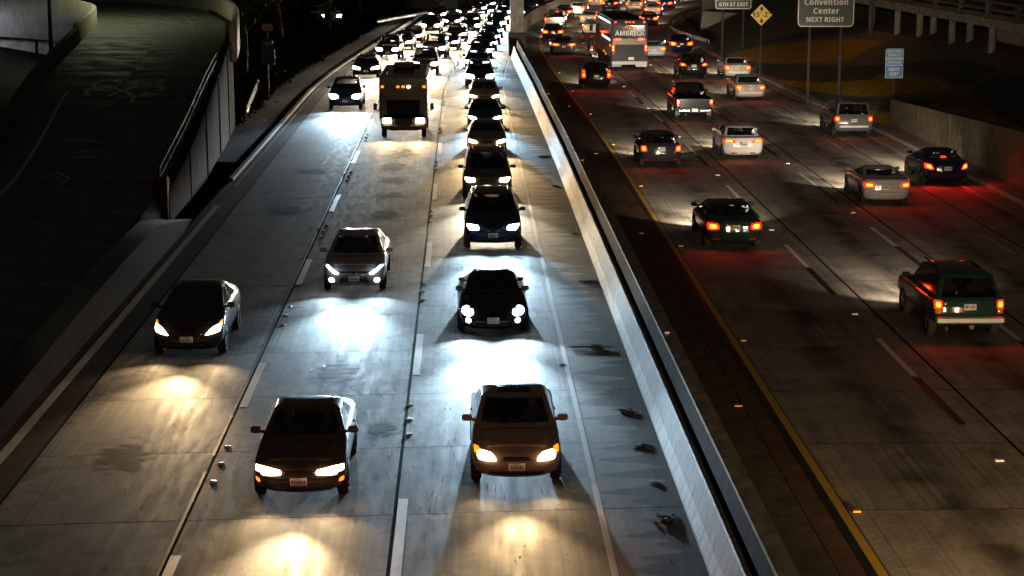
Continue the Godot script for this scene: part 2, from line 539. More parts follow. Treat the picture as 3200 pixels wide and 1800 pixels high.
# a patch that lies on the shell: corners a b c d, face F (x,y) R (x,y) S (z,y) T (x,z); proud by off, with a rim going back
func patch(d: Dictionary, face: String, c: Array, off := 0.008, nu := 6, nv := 4, side := 1.0, rnd := 0.0) -> ArrayMesh:
	var st := S()
	var g := []
	for j in nv + 1:
		var row := []
		for i in nu + 1:
			var u := float(i) / nu; var v := float(j) / nv
			if rnd > 0.0:      # pull the corners in so that the outline is round
				var q := Vector2(u * 2 - 1, v * 2 - 1)
				var q2 := Vector2(q.x * sqrt(1 - rnd * q.y * q.y * 0.5), q.y * sqrt(1 - rnd * q.x * q.x * 0.5))
				u = q2.x * 0.5 + 0.5; v = q2.y * 0.5 + 0.5
			var p: Vector2 = c[0].lerp(c[1], u).lerp(c[3].lerp(c[2], u), v)
			match face:
				"F": row.append(Vector3(p.x, p.y, fz(d, p.x, p.y) - off))
				"R": row.append(Vector3(p.x, p.y, rz(d, p.x, p.y) + off))
				"S": row.append(Vector3(side * (sx(d, p.x, p.y) + off), p.y, p.x))
				"T": row.append(Vector3(p.x, ty(d, p.x, p.y) + off, p.y))
		g.append(row)
	var n: Vector3 = {"F": Vector3(0, 0.2, -1), "R": Vector3(0, 0.2, 1), "S": Vector3(side, 0.1, 0), "T": Vector3(0, 1, 0)}[face]
	var back := -n.normalized() * (off + 0.02)
	for j in nv:
		for i in nu:
			quad(st, g[j][i], g[j][i + 1], g[j + 1][i + 1], g[j + 1][i], n)
	var rim := []
	for i in nu: rim.append(g[0][i])
	for j in nv: rim.append(g[j][nu])
	for i in nu: rim.append(g[nv][nu - i])
	for j in nv: rim.append(g[nv - j][0])
	var cen: Vector3 = g[nv / 2][nu / 2]
	for k in rim.size():
		var a: Vector3 = rim[k]; var b: Vector3 = rim[(k + 1) % rim.size()]
		quad(st, a, b, b + back, a + back, (a + b) * 0.5 - cen)
	return done(st)

func V(a: Array) -> Array:
	var o := []
	for p in a: o.append(Vector2(p[0], p[1]))
	return o

func mirror(a: Array) -> Array:
	var o := []
	for p in a: o.append(Vector2(-p.x, p.y))
	return o

func centre(a: Array) -> Vector2:
	var s := Vector2.ZERO
	for p in a: s += p
	return s / a.size()

func wheel_meshes(r: float, w: float) -> Array:
	var st := S()
	var prof := [[-w * 0.5, r * 0.66], [-w * 0.5, r * 0.9], [-w * 0.38, r], [w * 0.38, r], [w * 0.5, r * 0.9], [w * 0.5, r * 0.66], [w * 0.3, r * 0.62]]
	var seg := 20
	for i in seg:
		var a := TAU * i / seg; var b := TAU * (i + 1) / seg
		for j in prof.size() - 1:
			var f := func(p, t): return Vector3(p[0], cos(t) * p[1], sin(t) * p[1])
			var m: Vector3 = (f.call(prof[j], a) + f.call(prof[j + 1], b)) * 0.5
			quad(st, f.call(prof[j], a), f.call(prof[j], b), f.call(prof[j + 1], b), f.call(prof[j + 1], a), m * Vector3(1.5, 1, 1))
	var tyre := done(st)
	var s2 := S(true)
	for i in 12:
		var a := TAU * i / 12; var b := TAU * (i + 1) / 12
		for sg in [-1.0, 1.0]:
			tri(s2, Vector3(sg * w * 0.22, 0, 0), Vector3(sg * w * 0.22, cos(a), sin(a)) * Vector3(1, r * 0.64, r * 0.64), Vector3(sg * w * 0.22, cos(b), sin(b)) * Vector3(1, r * 0.64, r * 0.64), Vector3(sg, 0, 0))
	for i in 5:
		var b := Basis(Vector3.RIGHT, TAU * i / 5)
		for sg in [-1.0, 1.0]: box(s2, b * Vector3(0, r * 0.32, 0) + Vector3(sg * w * 0.34, 0, 0), Vector3(0.03, r * 0.62, r * 0.22), b)
	return [tyre, done(s2)]

func arch_mesh(d: Dictionary, z: float, r: float, side: float) -> ArrayMesh:
	var st := S()
	var pts := []
	for i in 25:
		var t := PI * i / 24.0
		var y := 0.31 + sin(t) * r
		var zz := z + cos(t) * r
		pts.append(Vector3(side * (sx(d, zz, maxf(y, d.gy)) + 0.006), maxf(y, d.gy), zz))
	var c := Vector3(side * (sx(d, z, 0.4) + 0.004), d.gy + 0.02, z)
	for i in 24: tri(st, c, pts[i], pts[i + 1], Vector3(side, 0, 0))
	return done(st)

func mirror_mesh(d: Dictionary, side: float, big := 1.0) -> ArrayMesh:
	var st := S(true)
	var y: float = d.belt + 0.03
	var z: float = -d.L * 0.5 + d.hood + d.ws * 0.42
	var x := sx(d, z, y)
	tube(st, Vector3(side * (x - 0.03), y, z), Vector3(side * (x + 0.1), y + 0.03, z - 0.01), 0.035, 0.03, 6)
	bevel_box(st, Vector3(side * (x + 0.17 * big), y + 0.055, z - 0.01), Vector3(0.2 * big, 0.125 * big, 0.1), 0.03)
	return done(st)

func seat_mesh(x: float, z: float, y: float) -> ArrayMesh:
	var st := S(true)
	bevel_box(st, Vector3(x, y + 0.06, z), Vector3(0.5, 0.16, 0.5), 0.04)
	var b := Basis(Vector3.RIGHT, 0.28)
	bevel_box(st, Vector3(x, y + 0.42, z + 0.3), Vector3(0.48, 0.62, 0.12), 0.04)
	bevel_box(st, Vector3(x, y + 0.82, z + 0.33), Vector3(0.26, 0.17, 0.1), 0.03)
	return done(st)

# archetypes: sizes in metres, quads in (x as share of half width, y)
func archetypes() -> Dictionary:
	var sed := {"L": 4.6, "W": 1.78, "H": 1.43, "nose": 0.74, "cowl": 0.97, "hood": 1.12, "ws": 0.78, "deck_y": 0.99, "deck": 0.62, "rear": 0.62, "win": [[0.05, 0.46], [0.50, 0.90]],
		"head": [[0.50, 0.60], [0.90, 0.62], [0.92, 0.75], [0.56, 0.70]], "tail": [[0.56, 0.70], [0.93, 0.70], [0.95, 0.88], [0.60, 0.86]], "grille": [[-0.34, 0.60], [0.34, 0.60], [0.38, 0.69], [-0.38, 0.69]], "mouth": [[-0.55, 0.27], [0.55, 0.27], [0.48, 0.38], [-0.48, 0.38]], "plate_f": 0.46, "plate_r": 0.76, "axle": 0.86}
	var A := {"sedan": sed}
	var v := sed.duplicate(); v.merge({"L": 4.45, "W": 1.72, "H": 1.38, "roofw": 0.74, "hood": 1.2, "ws": 0.8, "head": [[0.40, 0.585], [0.80, 0.56], [0.82, 0.715], [0.40, 0.665]], "corner_lamp": [[0.82, 0.60], [0.95, 0.60], [0.95, 0.71], [0.83, 0.715]], "turn": [[0.84, 0.40], [0.95, 0.40], [0.95, 0.50], [0.86, 0.48]], "grille": [[-0.34, 0.595], [0.34, 0.595], [0.34, 0.655], [-0.34, 0.655]], "rub": true, "mouth": [[-0.75, 0.27], [0.75, 0.27], [0.72, 0.33], [-0.72, 0.33]], "hoodpanel": true}, true)
	A.old_sedan = v
	v = sed.duplicate(); v.merge({"L": 4.44, "W": 1.71, "H": 1.40, "roofw": 0.75, "nose": 0.72, "hood": 1.08, "ws": 0.9, "deck_y": 0.98, "head": [[0.46, 0.57], [0.84, 0.57], [0.86, 0.72], [0.56, 0.70]], "corner_lamp": [], "turn": [[0.80, 0.66], [0.94, 0.66], [0.95, 0.77], [0.83, 0.76]], "grille": [[-0.34, 0.575], [0.34, 0.575], [0.28, 0.645], [-0.28, 0.645]], "mouth": [[-0.62, 0.27], [0.62, 0.27], [0.62, 0.37], [-0.62, 0.37]], "plate_f": 0.455, "sunroof": true, "hoodpanel": true}, true)
	A.compact = v
	v = sed.duplicate(); v.merge({"L": 4.45, "W": 1.73, "H": 1.49, "roofw": 0.72, "nose": 0.78, "cowl": 1.02, "hood": 0.9, "ws": 1.15, "deck_y": 1.02, "deck": 0.14, "rear": 1.15, "rw_y": 1.1, "win": [[0.06, 0.42], [0.46, 0.80]], "head": [[0.52, 0.60], [0.90, 0.66], [0.93, 0.82], [0.70, 0.76]], "turn": [[0.86, 0.83], [0.95, 0.82], [0.955, 0.88], [0.90, 0.87]], "grille": [[-0.3, 0.61], [0.3, 0.61], [0.3, 0.64], [-0.3, 0.64]], "plate_f": 0.50, "antenna": true, "hoodpanel": true}, true)
	A.hybrid = v
	v = sed.duplicate(); v.merge({"L": 4.62, "W": 1.78, "H": 1.46, "roofw": 0.71, "nose": 0.74, "hood": 1.02, "ws": 0.95, "head": [[0.50, 0.60], [0.62, 0.58], [0.93, 0.76], [0.85, 0.78]], "turn": [[0.86, 0.745], [0.935, 0.765], [0.94, 0.80], [0.87, 0.79]], "fog": [0.74, 0.385, 0.075], "grille": [[-0.46, 0.615], [0.46, 0.615], [0.50, 0.655], [-0.50, 0.655]], "badge": 0.61, "mouth": [[-0.52, 0.29], [0.52, 0.29], [0.42, 0.53], [-0.42, 0.53]], "plate_f": 0.45, "hoodpanel": true}, true)
	A.new_sedan = v
	v = sed.duplicate(); v.merge({"L": 4.43, "W": 1.83, "H": 1.31, "roofw": 0.66, "gy": 0.17, "nose": 0.66, "cowl": 0.90, "belt": 0.88, "hood": 1.3, "ws": 0.85, "deck_y": 0.82, "deck": 0.5, "rear": 1.1, "rw_y": 0.95, "shoulder": 0.93, "beltw": 0.83, "win": [[0.08, 0.55], [0.59, 0.80]], "round": [0.72, 0.665, 0.155], "head": [], "turn": [], "fog": [0.70, 0.40, 0.07], "grille": [[-0.42, 0.24], [0.42, 0.24], [0.42, 0.32], [-0.42, 0.32]], "mouth": [[-0.88, 0.27], [-0.52, 0.27], [-0.5, 0.36], [-0.86, 0.36]], "plate_f": 0.42, "rake": 0.06, "corner": 0.7, "hoodpanel": true}, true)
	A.sports = v
	v = sed.duplicate(); v.merge({"L": 4.65, "W": 1.84, "H": 1.70, "roofw": 0.74, "gy": 0.27, "nose": 0.90, "cowl": 1.14, "hood": 1.0, "ws": 0.9, "deck_y": 1.08, "deck": 0.12, "rear": 0.45, "rw_y": 1.16, "win": [[0.05, 0.36], [0.39, 0.68], [0.71, 0.92]], "head": [[0.50, 0.73], [0.80, 0.70], [0.93, 0.88], [0.54, 0.86]], "head_notch": true, "turn": [], "grille": [[-0.3, 0.62], [0.3, 0.62], [0.42, 0.80], [-0.42, 0.80]], "chrome_v": true, "mouth": [[-0.6, 0.36], [0.6, 0.36], [0.56, 0.44], [-0.56, 0.44]], "plate_f": 0.54, "plate_r": 0.92, "tail": [[0.58, 0.93], [0.94, 0.93], [0.95, 1.07], [0.70, 1.07]], "wheel": 0.36, "rails": true, "axle": 0.9}, true)
	A.suv = v
	v = v.duplicate(); v.merge({"L": 4.6, "W": 1.80, "H": 1.74, "roofw": 0.75, "nose": 0.98, "cowl": 1.14, "hood": 1.3, "ws": 0.55, "deck_y": 1.10, "deck": 0.06, "rear": 0.22, "rw_y": 1.14, "gy": 0.40, "corner": 0.25, "cornerb": 0.16, "win": [[0.03, 0.30], [0.33, 0.60], [0.63, 0.96]], "head_notch": false, "chrome_v": false, "tail": [[0.80, 0.88], [0.97, 0.88], [0.97, 1.06], [0.80, 1.06]], "tail2": [[0.80, 0.74], [0.97, 0.74], [0.97, 0.87], [0.80, 0.87]], "rearbumper": [0.50, 0.68], "plate_r": 0.92, "wheel": 0.38, "hitch": true}, true)
	A.boxy = v
	v = v.duplicate(); v.merge({"L": 4.7, "W": 1.88, "H": 1.72, "roofw": 0.80, "gy": 0.26, "nose": 0.92, "cowl": 1.08, "hood": 0.95, "ws": 0.9, "deck_y": 1.02, "rw_y": 1.10, "rear": 0.26, "tail": [[0.78, 0.80], [0.97, 0.80], [0.97, 0.98], [0.78, 0.98]], "tail2": [], "rearbumper": [], "bar": [0.47, 0.57, 0.78], "plate_r": 0.82, "wheel": 0.34, "hitch": false}, true)
	A.minivan = v
	v = sed.duplicate(); v.merge({"L": 4.3, "W": 1.75, "H": 1.47, "deck": 0.14, "rear": 0.75, "rw_y": 1.06, "deck_y": 0.98, "win": [[0.05, 0.38], [0.42, 0.72], [0.76, 0.94]], "tail": [[0.74, 0.72], [0.96, 0.72], [0.96, 0.92], [0.76, 0.92]], "reflect": [0.42, 0.30, 0.62], "plate_r": 0.80, "chrome_bar": true}, true)
	A.wagon = v
	v = sed.duplicate(); v.merge({"L": 4.5, "W": 1.76, "H": 1.31, "roofw": 0.68, "deck": 0.7, "rear": 0.95, "hood": 1.25, "ws": 0.85, "win": [[0.06, 0.60], [0.65, 0.85]], "tail": [[0.60, 0.72], [0.94, 0.70], [0.95, 0.86], [0.62, 0.84]], "plate_r": 0.70, "bar": [0.40, 0.52, 0.84]}, true)
	A.coupe = v
	v = v.duplicate(); v.merge({"H": 1.36, "bar": [], "tail": [[0.66, 0.68], [0.95, 0.72], [0.96, 0.88], [0.76, 0.86]], "brake": true, "plate_r": 0.72, "corner": 0.6, "cornerb": 0.5}, true)
	A.round_coupe = v
	v = sed.duplicate(); v.merge({"L": 4.75, "W": 1.82, "H": 1.40, "deck": 0.75, "tail": [[0.60, 0.70], [0.93, 0.68], [0.94, 0.88], [0.62, 0.86]], "reflect": [0.40, 0.33, 0.52], "plate_r": 0.76}, true)
	A.big_sedan = v
	v = sed.duplicate(); v.merge({"tail": [[0.46, 0.79], [0.95, 0.80], [0.95, 0.92], [0.52, 0.90]], "core": true, "reflect": [0.55, 0.28, 0.33], "plate_r": 0.72, "letters": true}, true)
	A.saloon = v
	v = sed.duplicate(); v.merge({"bar": [0.40, 0.56, 0.82], "plate_r": 0.82}, true)
	A.bar_sedan = v
	v = A.suv.duplicate(); v.merge({"L": 4.1, "W": 1.82, "H": 1.66, "tail": [[0.76, 0.78], [0.97, 0.76], [0.97, 1.18], [0.80, 1.18]], "deck_y": 1.04, "rw_y": 1.15, "plate_r": 0.85}, true)
	A.small_suv = v
	v = A.boxy.duplicate(); v.merge({"L": 3.55, "W": 1.92, "H": 1.86, "gy": 0.45, "deck": 0.05, "rear": 0.16, "rw_y": 1.25, "deck_y": 1.2, "belt": 1.2, "cowl": 1.2, "nose": 1.04, "hood": 1.25, "win": [[0.06, 0.48], [0.54, 0.95]], "tail": [], "tail2": [], "rearbumper": [], "plate_r": 0.0, "hitch": false, "rails": false, "head": [[0.60, 0.80], [0.94, 0.80], [0.94, 0.98], [0.60, 0.98]], "grille": [[-0.5, 0.72], [0.5, 0.72], [0.5, 0.98], [-0.5, 0.98]], "bed": 1.95, "axle": 0.95, "wheel": 0.40}, true)
	A.pickup = v
	return A

func scaled(d: Dictionary, a: Array) -> Array:
	var o := []
	for p in a: o.append(Vector2(p[0] * d.W * 0.5, p[1]))
	return o

func grown(a: Array, k: float) -> Array:
	var c := centre(a)
	var o := []
	for p in a: o.append(c + (p - c) * k)
	return o

# list of [name, mesh, material key, parent index] plus lamp positions
func model(kind: String, far := false) -> Dictionary:
	var key := kind + ("_far" if far else "")
	if cached.has(key): return cached[key]
	if arch.is_empty(): arch = archetypes()
	var d: Dictionary = shell(arch[kind].duplicate(true))
	var hw: float = d.W * 0.5
	var P := []
	var sm := shell_meshes(d)
	P.append(["body", sm.body, "paint", -1])
	P.append(["windshield", sm.windshield, "glass", -1])
	if sm.has("rear_window"): P.append(["rear_window", sm.rear_window, "glass", -1])
	for m in sm.side: P.append(["side_window", m, "glass", -1])
	if d.get("hoodpanel", false):
		var z0: float = -d.L * 0.5 + 0.32; var z1: float = -d.L * 0.5 + d.hood - 0.06
		P.append(["hood", patch(d, "T", V([[-hw * 0.66, z0], [hw * 0.66, z0], [hw * 0.80, z1], [-hw * 0.80, z1]]), 0.008, 10, 8), "paint", -1])
		# wipers
		var st := S(true)
		for s in [-0.45, 0.12]:
			var zc: float = -d.L * 0.5 + d.hood + 0.03
			tube(st, Vector3(s * hw, d.cowl + 0.03, zc), Vector3((s + 0.62) * hw, d.cowl + 0.10, zc + 0.16), 0.012, 0.01, 5)
		P.append(["wiper", done(st), "black_trim", -1])
	if d.get("sunroof", false):
		var zc: float = -d.L * 0.5 + d.hood + d.ws + 0.24
		P.append(["sunroof", patch(d, "T", V([[-hw * 0.42, zc], [hw * 0.42, zc], [hw * 0.42, zc + 0.42], [-hw * 0.42, zc + 0.42]]), 0.006, 8, 6, 1.0, 0.3), "dark_glass", -1])
	if d.get("antenna", false):
		P.append(["antenna", tubemesh(Vector3(0, d.H - 0.005, -0.55), Vector3(0.0, d.H + 0.13, -0.33), 0.012, 0.006, 5), "black_trim", -1])
	if d.get("rails", false):
		for s in [-1.0, 1.0]:
			P.append(["roof_rail", tubemesh(Vector3(s * hw * 0.60, d.H - 0.008, -0.45), Vector3(s * hw * 0.60, d.H - 0.012, 1.2), 0.024, 0.024, 6), "black_trim", -1])
	# front
	if d.grille.size(): P.append(["grille", patch(d, "F", scaled(d, d.grille), 0.006, 10, 3), "black_trim", -1])
	if d.mouth.size():
		P.append(["air_intake", patch(d, "F", scaled(d, d.mouth), 0.006, 10, 3, 1.0, 0.25), "black_trim", -1])
		if kind == "sports": P.append(["air_intake", patch(d, "F", mirror(scaled(d, d.mouth)), 0.006, 6, 3, 1.0, 0.25), "black_trim", -1])
	if d.has("badge"):
		P.append(["badge", patch(d, "F", V([[-0.07, d.badge - 0.04], [0.07, d.badge - 0.04], [0.07, d.badge + 0.05], [-0.07, d.badge + 0.05]]), 0.02, 6, 6, 1.0, 0.95), "chrome", -1])
	if d.get("chrome_v", false):
		for s in [-1.0, 1.0]:
			P.append(["chrome_strip", patch(d, "F", V([[s * 0.10, 0.66], [s * 0.15, 0.66], [s * 0.36, 0.84], [s * 0.31, 0.84]]), 0.016, 2, 5), "chrome", -1])
	if d.get("rub", false):
		P.append(["bumper_strip", patch(d, "F", V([[-hw * 0.9, 0.50], [hw * 0.9, 0.50], [hw * 0.9, 0.53], [-hw * 0.9, 0.53]]), 0.012, 12, 2), "black_trim", -1])
	var lamps := []
	for s in [-1.0, 1.0]:
		var cpos := Vector2.ZERO
		if d.head.size():
			var q := grown(scaled(d, d.head), 1.65 if far else 1.16)  # lens drawn larger than life to stand in for glare, more when far
			if s < 0: q = mirror(q)
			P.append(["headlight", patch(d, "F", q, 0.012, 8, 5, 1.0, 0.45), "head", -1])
			cpos = centre(q)
		elif d.has("round"):
			var rr: Array = d.round
			var c := Vector2(s * rr[0] * hw, rr[1])
			var h: float = rr[2]
			P.append(["headlight", patch(d, "F", [c + Vector2(-h, -h), c + Vector2(h, -h), c + Vector2(h, h * 0.35), c + Vector2(-h, h * 0.35)], 0.02, 8, 8, 1.0, 0.98), "head", -1])
			cpos = c - Vector2(0, h * 0.3)
		lamps.append(Vector3(cpos.x, cpos.y, fz(d, cpos.x, cpos.y) - 0.09))
		if d.get("corner_lamp", []).size():
			var q2 := scaled(d, d.corner_lamp)
			P.append(["corner_lamp", patch(d, "F", q2 if s > 0 else mirror(q2), 0.01, 4, 4, 1.0, 0.3), "head", -1])
		if d.get("turn", []).size():
			var q3 := scaled(d, d.turn)
			P.append(["turn_signal", patch(d, "F", q3 if s > 0 else mirror(q3), 0.014, 4, 4, 1.0, 0.4), "turn_amber", -1])
		if d.has("fog"):
			var c2 := Vector2(s * d.fog[0] * hw, d.fog[1]); var h2: float = d.fog[2]
			P.append(["fog_lamp", patch(d, "F", [c2 + Vector2(-h2, -h2), c2 + Vector2(h2, -h2), c2 + Vector2(h2, h2), c2 + Vector2(-h2, h2)], 0.012, 6, 6, 1.0, 0.98), "head", -1])
		P.append(["mirror", mirror_mesh(d, s, 1.25 if d.has("bed") else 1.0), "mirror_paint", -1])
	if d.plate_f > 0.0:
		var y: float = d.plate_f
		P.append(["license_plate", patch(d, "F", V([[-0.155, y - 0.078], [0.155, y - 0.078], [0.155, y + 0.078], [-0.155, y + 0.078]]), 0.02, 2, 2), "plate", -1])
		var pi := P.size() - 1
		for k in 6:
			var x := -0.11 + k * 0.044
			P.append(["plate_mark", patch(d, "F", V([[x - 0.013, y - 0.035], [x + 0.013, y - 0.035], [x + 0.013, y + 0.03], [x - 0.013, y + 0.03]]), 0.023, 1, 1), "plate_ink", pi])
	# rear
	var tails := []
	for s in [-1.0, 1.0]:
		if d.tail.size():
			var q := grown(scaled(d, d.tail), 1.55 if far else 1.25)  # taillight enlarged likewise, its glare put into the shape
			if s < 0: q = mirror(q)
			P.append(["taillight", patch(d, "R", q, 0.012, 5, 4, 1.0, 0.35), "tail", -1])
			var pi := P.size() - 1
			var c := centre(q)
			var q2 := []
			for p in q: q2.append(c + (p - c) * 0.64)
			P.append(["lamp_core", patch(d, "R", q2, 0.018, 4, 4, 1.0, 0.6), "core", pi])
			tails.append(Vector3(c.x, c.y, rz(d, c.x, c.y) + 0.09))
		if d.get("tail2", []).size():
			var q := scaled(d, d.tail2)
			P.append(["turn_signal", patch(d, "R", q if s > 0 else mirror(q), 0.012, 3, 3), "amber_lens", -1])
		if d.has("reflect"):
			var x0: float = d.reflect[2] * hw
			P.append(["reflector", patch(d, "R", V([[s * x0, d.reflect[1]], [s * (x0 + 0.24), d.reflect[1]], [s * (x0 + 0.24), d.reflect[1] + 0.06], [s * x0, d.reflect[1] + 0.06]]), 0.012, 4, 2), "red_lens", -1])
	if d.plate_r > 0.0:
		var y: float = d.plate_r
		P.append(["license_plate", patch(d, "R", V([[-0.155, y - 0.078], [0.155, y - 0.078], [0.155, y + 0.078], [-0.155, y + 0.078]]), 0.02, 2, 2), "plate", -1])
		var pi := P.size() - 1
		for k in 6:
			var x := -0.11 + k * 0.044
			P.append(["plate_mark", patch(d, "R", V([[x - 0.013, y - 0.035], [x + 0.013, y - 0.035], [x + 0.013, y + 0.03], [x - 0.013, y + 0.03]]), 0.023, 1, 1), "plate_ink", pi])
	if d.get("bar", []).size():
		var x: float = d.bar[2] * hw
		P.append(["rear_bumper", patch(d, "R", V([[-x, d.bar[0]], [x, d.bar[0]], [x, d.bar[1]], [-x, d.bar[1]]]), 0.05, 12, 4, 1.0, 0.1), "bumper_paint", -1])
	if d.get("rearbumper", []).size():
		var st := S(true)
		bevel_box(st, Vector3(0, (d.rearbumper[0] + d.rearbumper[1]) * 0.5, d.L * 0.5 + 0.02), Vector3(d.W * 0.98, d.rearbumper[1] - d.rearbumper[0], 0.2), 0.04)
		P.append(["rear_bumper", done(st), "steel", -1])
	if d.get("hitch", false):
		P.append(["tow_hitch", boxmesh(Vector3(0, 0.44, d.L * 0.5 + 0.08), Vector3(0.12, 0.1, 0.26)), "dull_steel", -1])
		P.append(["tailpipe", tubemesh(Vector3(-0.55, 0.40, d.L * 0.5 - 0.3), Vector3(-0.6, 0.36, d.L * 0.5 + 0.06), 0.04, 0.04, 8), "dull_steel", -1])
	if d.get("chrome_bar", false):
		P.append(["chrome_strip", patch(d, "R", V([[-0.34, d.plate_r + 0.09], [0.34, d.plate_r + 0.09], [0.34, d.plate_r + 0.115], [-0.34, d.plate_r + 0.115]]), 0.016, 6, 1), "chrome", -1])
	if d.get("brake", false):
		P.append(["high_brake_light", patch(d, "R", V([[-0.13, d.deck_y + 0.07], [0.13, d.deck_y + 0.07], [0.10, d.deck_y + 0.13], [-0.10, d.deck_y + 0.13]]), 0.02, 4, 3, 1.0, 0.8), "brake_red", -1])
	# wheels and arches
	var wr: float = d.get("wheel", 0.32)
	var wm := wheel_meshes(wr, 0.21)
	var zs := [-d.L * 0.5 + d.axle, d.L * 0.5 - d.axle]
	if d.has("bed"): zs = [-d.L * 0.5 + d.axle, d.L * 0.5 + d.bed * 0.42]
	for k in 2:
		for s in [-1.0, 1.0]:
			if not (d.has("bed") and k == 1): P.append(["wheel_arch", arch_mesh(d, zs[k], wr + 0.06, s), "black_trim", -1])
			P.append(["wheel", wm[0], "tyre", -1, Vector3(s * (hw - 0.09), wr, zs[k])])
			P.append(["rim", wm[1], "rim", P.size() - 1])
	# door seams and handles
	for s in [-1.0, 1.0]:
		for f in ([0.42, 0.70] if d.win.size() > 1 else [0.5]):
			var z: float = lerpf(-d.L * 0.5 + d.hood, d.L * 0.5 - 0.5, f)
			P.append(["door_handle", patch(d, "S", V([[z - 0.10, d.belt - 0.16], [z + 0.08, d.belt - 0.16], [z + 0.08, d.belt - 0.13], [z - 0.10, d.belt - 0.13]]), 0.025, 2, 1, s), "paint", -1])
	# cabin
	var cz: float = -d.L * 0.5 + d.hood + 0.12
	P.append(["dashboard", bevmesh(Vector3(0, d.cowl - 0.12, cz + 0.22), Vector3(d.W * 0.78, 0.24, 0.5), 0.06), "cabin", -1])
	var sw := S()
	for i in 16:
		var a := TAU * i / 16; var b := TAU * (i + 1) / 16
		var f := func(t): return Vector3(-0.36 + cos(t) * 0.18, d.cowl - 0.02 + sin(t) * 0.17, cz + 0.56 + sin(t) * 0.07)
		tube(sw, f.call(a), f.call(b), 0.014, 0.014, 5, false)
	P.append(["steering_wheel", done(sw), "cabin", -1])
	var sy: float = d.H - 1.08
	for s in [-0.36, 0.36]: P.append(["seat", seat_mesh(s, cz + 1.08, sy), "cabin", -1])
	if d.win.size() > 1 and not d.has("bed"):
		for s in [-0.38, 0.38]: P.append(["seat", seat_mesh(s, cz + 1.9, sy), "cabin", -1])
	if d.has("bed"):
		var z0: float = d.L * 0.5; var bl: float = d.bed
		var st := S(true)
		for s in [-1.0, 1.0]: bevel_box(st, Vector3(s * (hw - 0.06), 0.90, z0 + bl * 0.5), Vector3(0.12, 0.62, bl), 0.03)
		box(st, Vector3(0, 0.62, z0 + bl * 0.5 - 0.01), Vector3(d.W - 0.26, 0.06, bl - 0.05))
		P.append(["bed", done(st), "paint", -1])
		P.append(["tailgate", bevmesh(Vector3(0, 0.91, z0 + bl - 0.02), Vector3(d.W - 0.30, 0.60, 0.08), 0.03), "paint", -1])
		for s in [-1.0, 1.0]:
			P.append(["taillight", bevmesh(Vector3(s * (hw - 0.08), 1.03, z0 + bl + 0.005), Vector3(0.15, 0.24, 0.05), 0.02), "tail", -1])
			P.append(["lamp_core", bevmesh(Vector3(s * (hw - 0.08), 1.06, z0 + bl + 0.025), Vector3(0.09, 0.12, 0.03), 0.01), "core", P.size() - 1])
			P.append(["reflector", bevmesh(Vector3(s * (hw - 0.08), 0.84, z0 + bl + 0.005), Vector3(0.14, 0.10, 0.04), 0.015), "red_lens", -1])
			tails.append(Vector3(s * (hw - 0.08), 1.03, z0 + bl + 0.12))
			P.append(["mudguard", boxmesh(Vector3(s * (hw - 0.12), 0.40, z0 + bl * 0.42 + 0.48), Vector3(0.24, 0.3, 0.015)), "black_trim", -1])
		P.append(["rear_bumper", bevmesh(Vector3(-0.55, 0.58, z0 + bl + 0.06), Vector3(0.62, 0.16, 0.16), 0.04), "chrome", -1])
		P.append(["rear_bumper", bevmesh(Vector3(0.55, 0.58, z0 + bl + 0.06), Vector3(0.62, 0.16, 0.16), 0.04), "chrome", -1])
		P.append(["bumper_step", bevmesh(Vector3(0, 0.56, z0 + bl + 0.04), Vector3(0.5, 0.12, 0.14), 0.02), "dull_steel", -1])
		P.append(["license_plate", boxmesh(Vector3(0, 0.60, z0 + bl + 0.125), Vector3(0.31, 0.155, 0.01)), "plate", -1])
		P.append(["tailpipe", tubemesh(Vector3(-0.45, 0.40, z0 + bl - 0.3), Vector3(-0.48, 0.34, z0 + bl + 0.05), 0.045, 0.045, 8), "steel", -1])
		P.append(["axle", tubemesh(Vector3(-hw + 0.15, 0.40, zs[1]), Vector3(hw - 0.15, 0.40, zs[1]), 0.07, 0.07, 8), "dull_steel", -1])
	var out := {"parts": P, "lamps": lamps, "tails": tails, "d": d}
	cached[key] = out
	return out

func head_lamp(parent: Node3D, at: Vector3, colour: String, e: float, cone := 43.0, pitch := 11.0) -> void:
	var l := SpotLight3D.new()
	l.name = "headlight_beam"
	l.position = at
	l.rotation_degrees = Vector3(-pitch, 0, 0)
	l.spot_angle = cone
	l.spot_angle_attenuation = 1.0
	l.spot_range = 120.0
	l.light_energy = e
	l.light_size = 0.07
	l.shadow_enabled = true
	l.light_color = {"head_warm": Color(1.0, 0.84, 0.62), "head_white": Color(1.0, 0.93, 0.82), "head_cool": Color(0.78, 0.91, 1.0)}[colour]
	parent.add_child(l, true)

func tail_lamp(parent: Node3D, at: Vector3, e: float, angle := 75.0) -> void:
	var l := SpotLight3D.new()
	l.name = "taillight_glow"
	l.position = at
	l.rotation_degrees = Vector3(-18, 180, 0)
	l.spot_angle = angle
	l.spot_angle_attenuation = 1.0
	l.spot_range = 30.0
	l.light_energy = e
	l.light_size = 0.06
	l.shadow_enabled = true
	l.light_color = Color(1.0, 0.09, 0.04)
	parent.add_child(l, true)

var head_e := 21.0
var beam_e := 270.0
var tail_e := 0.32

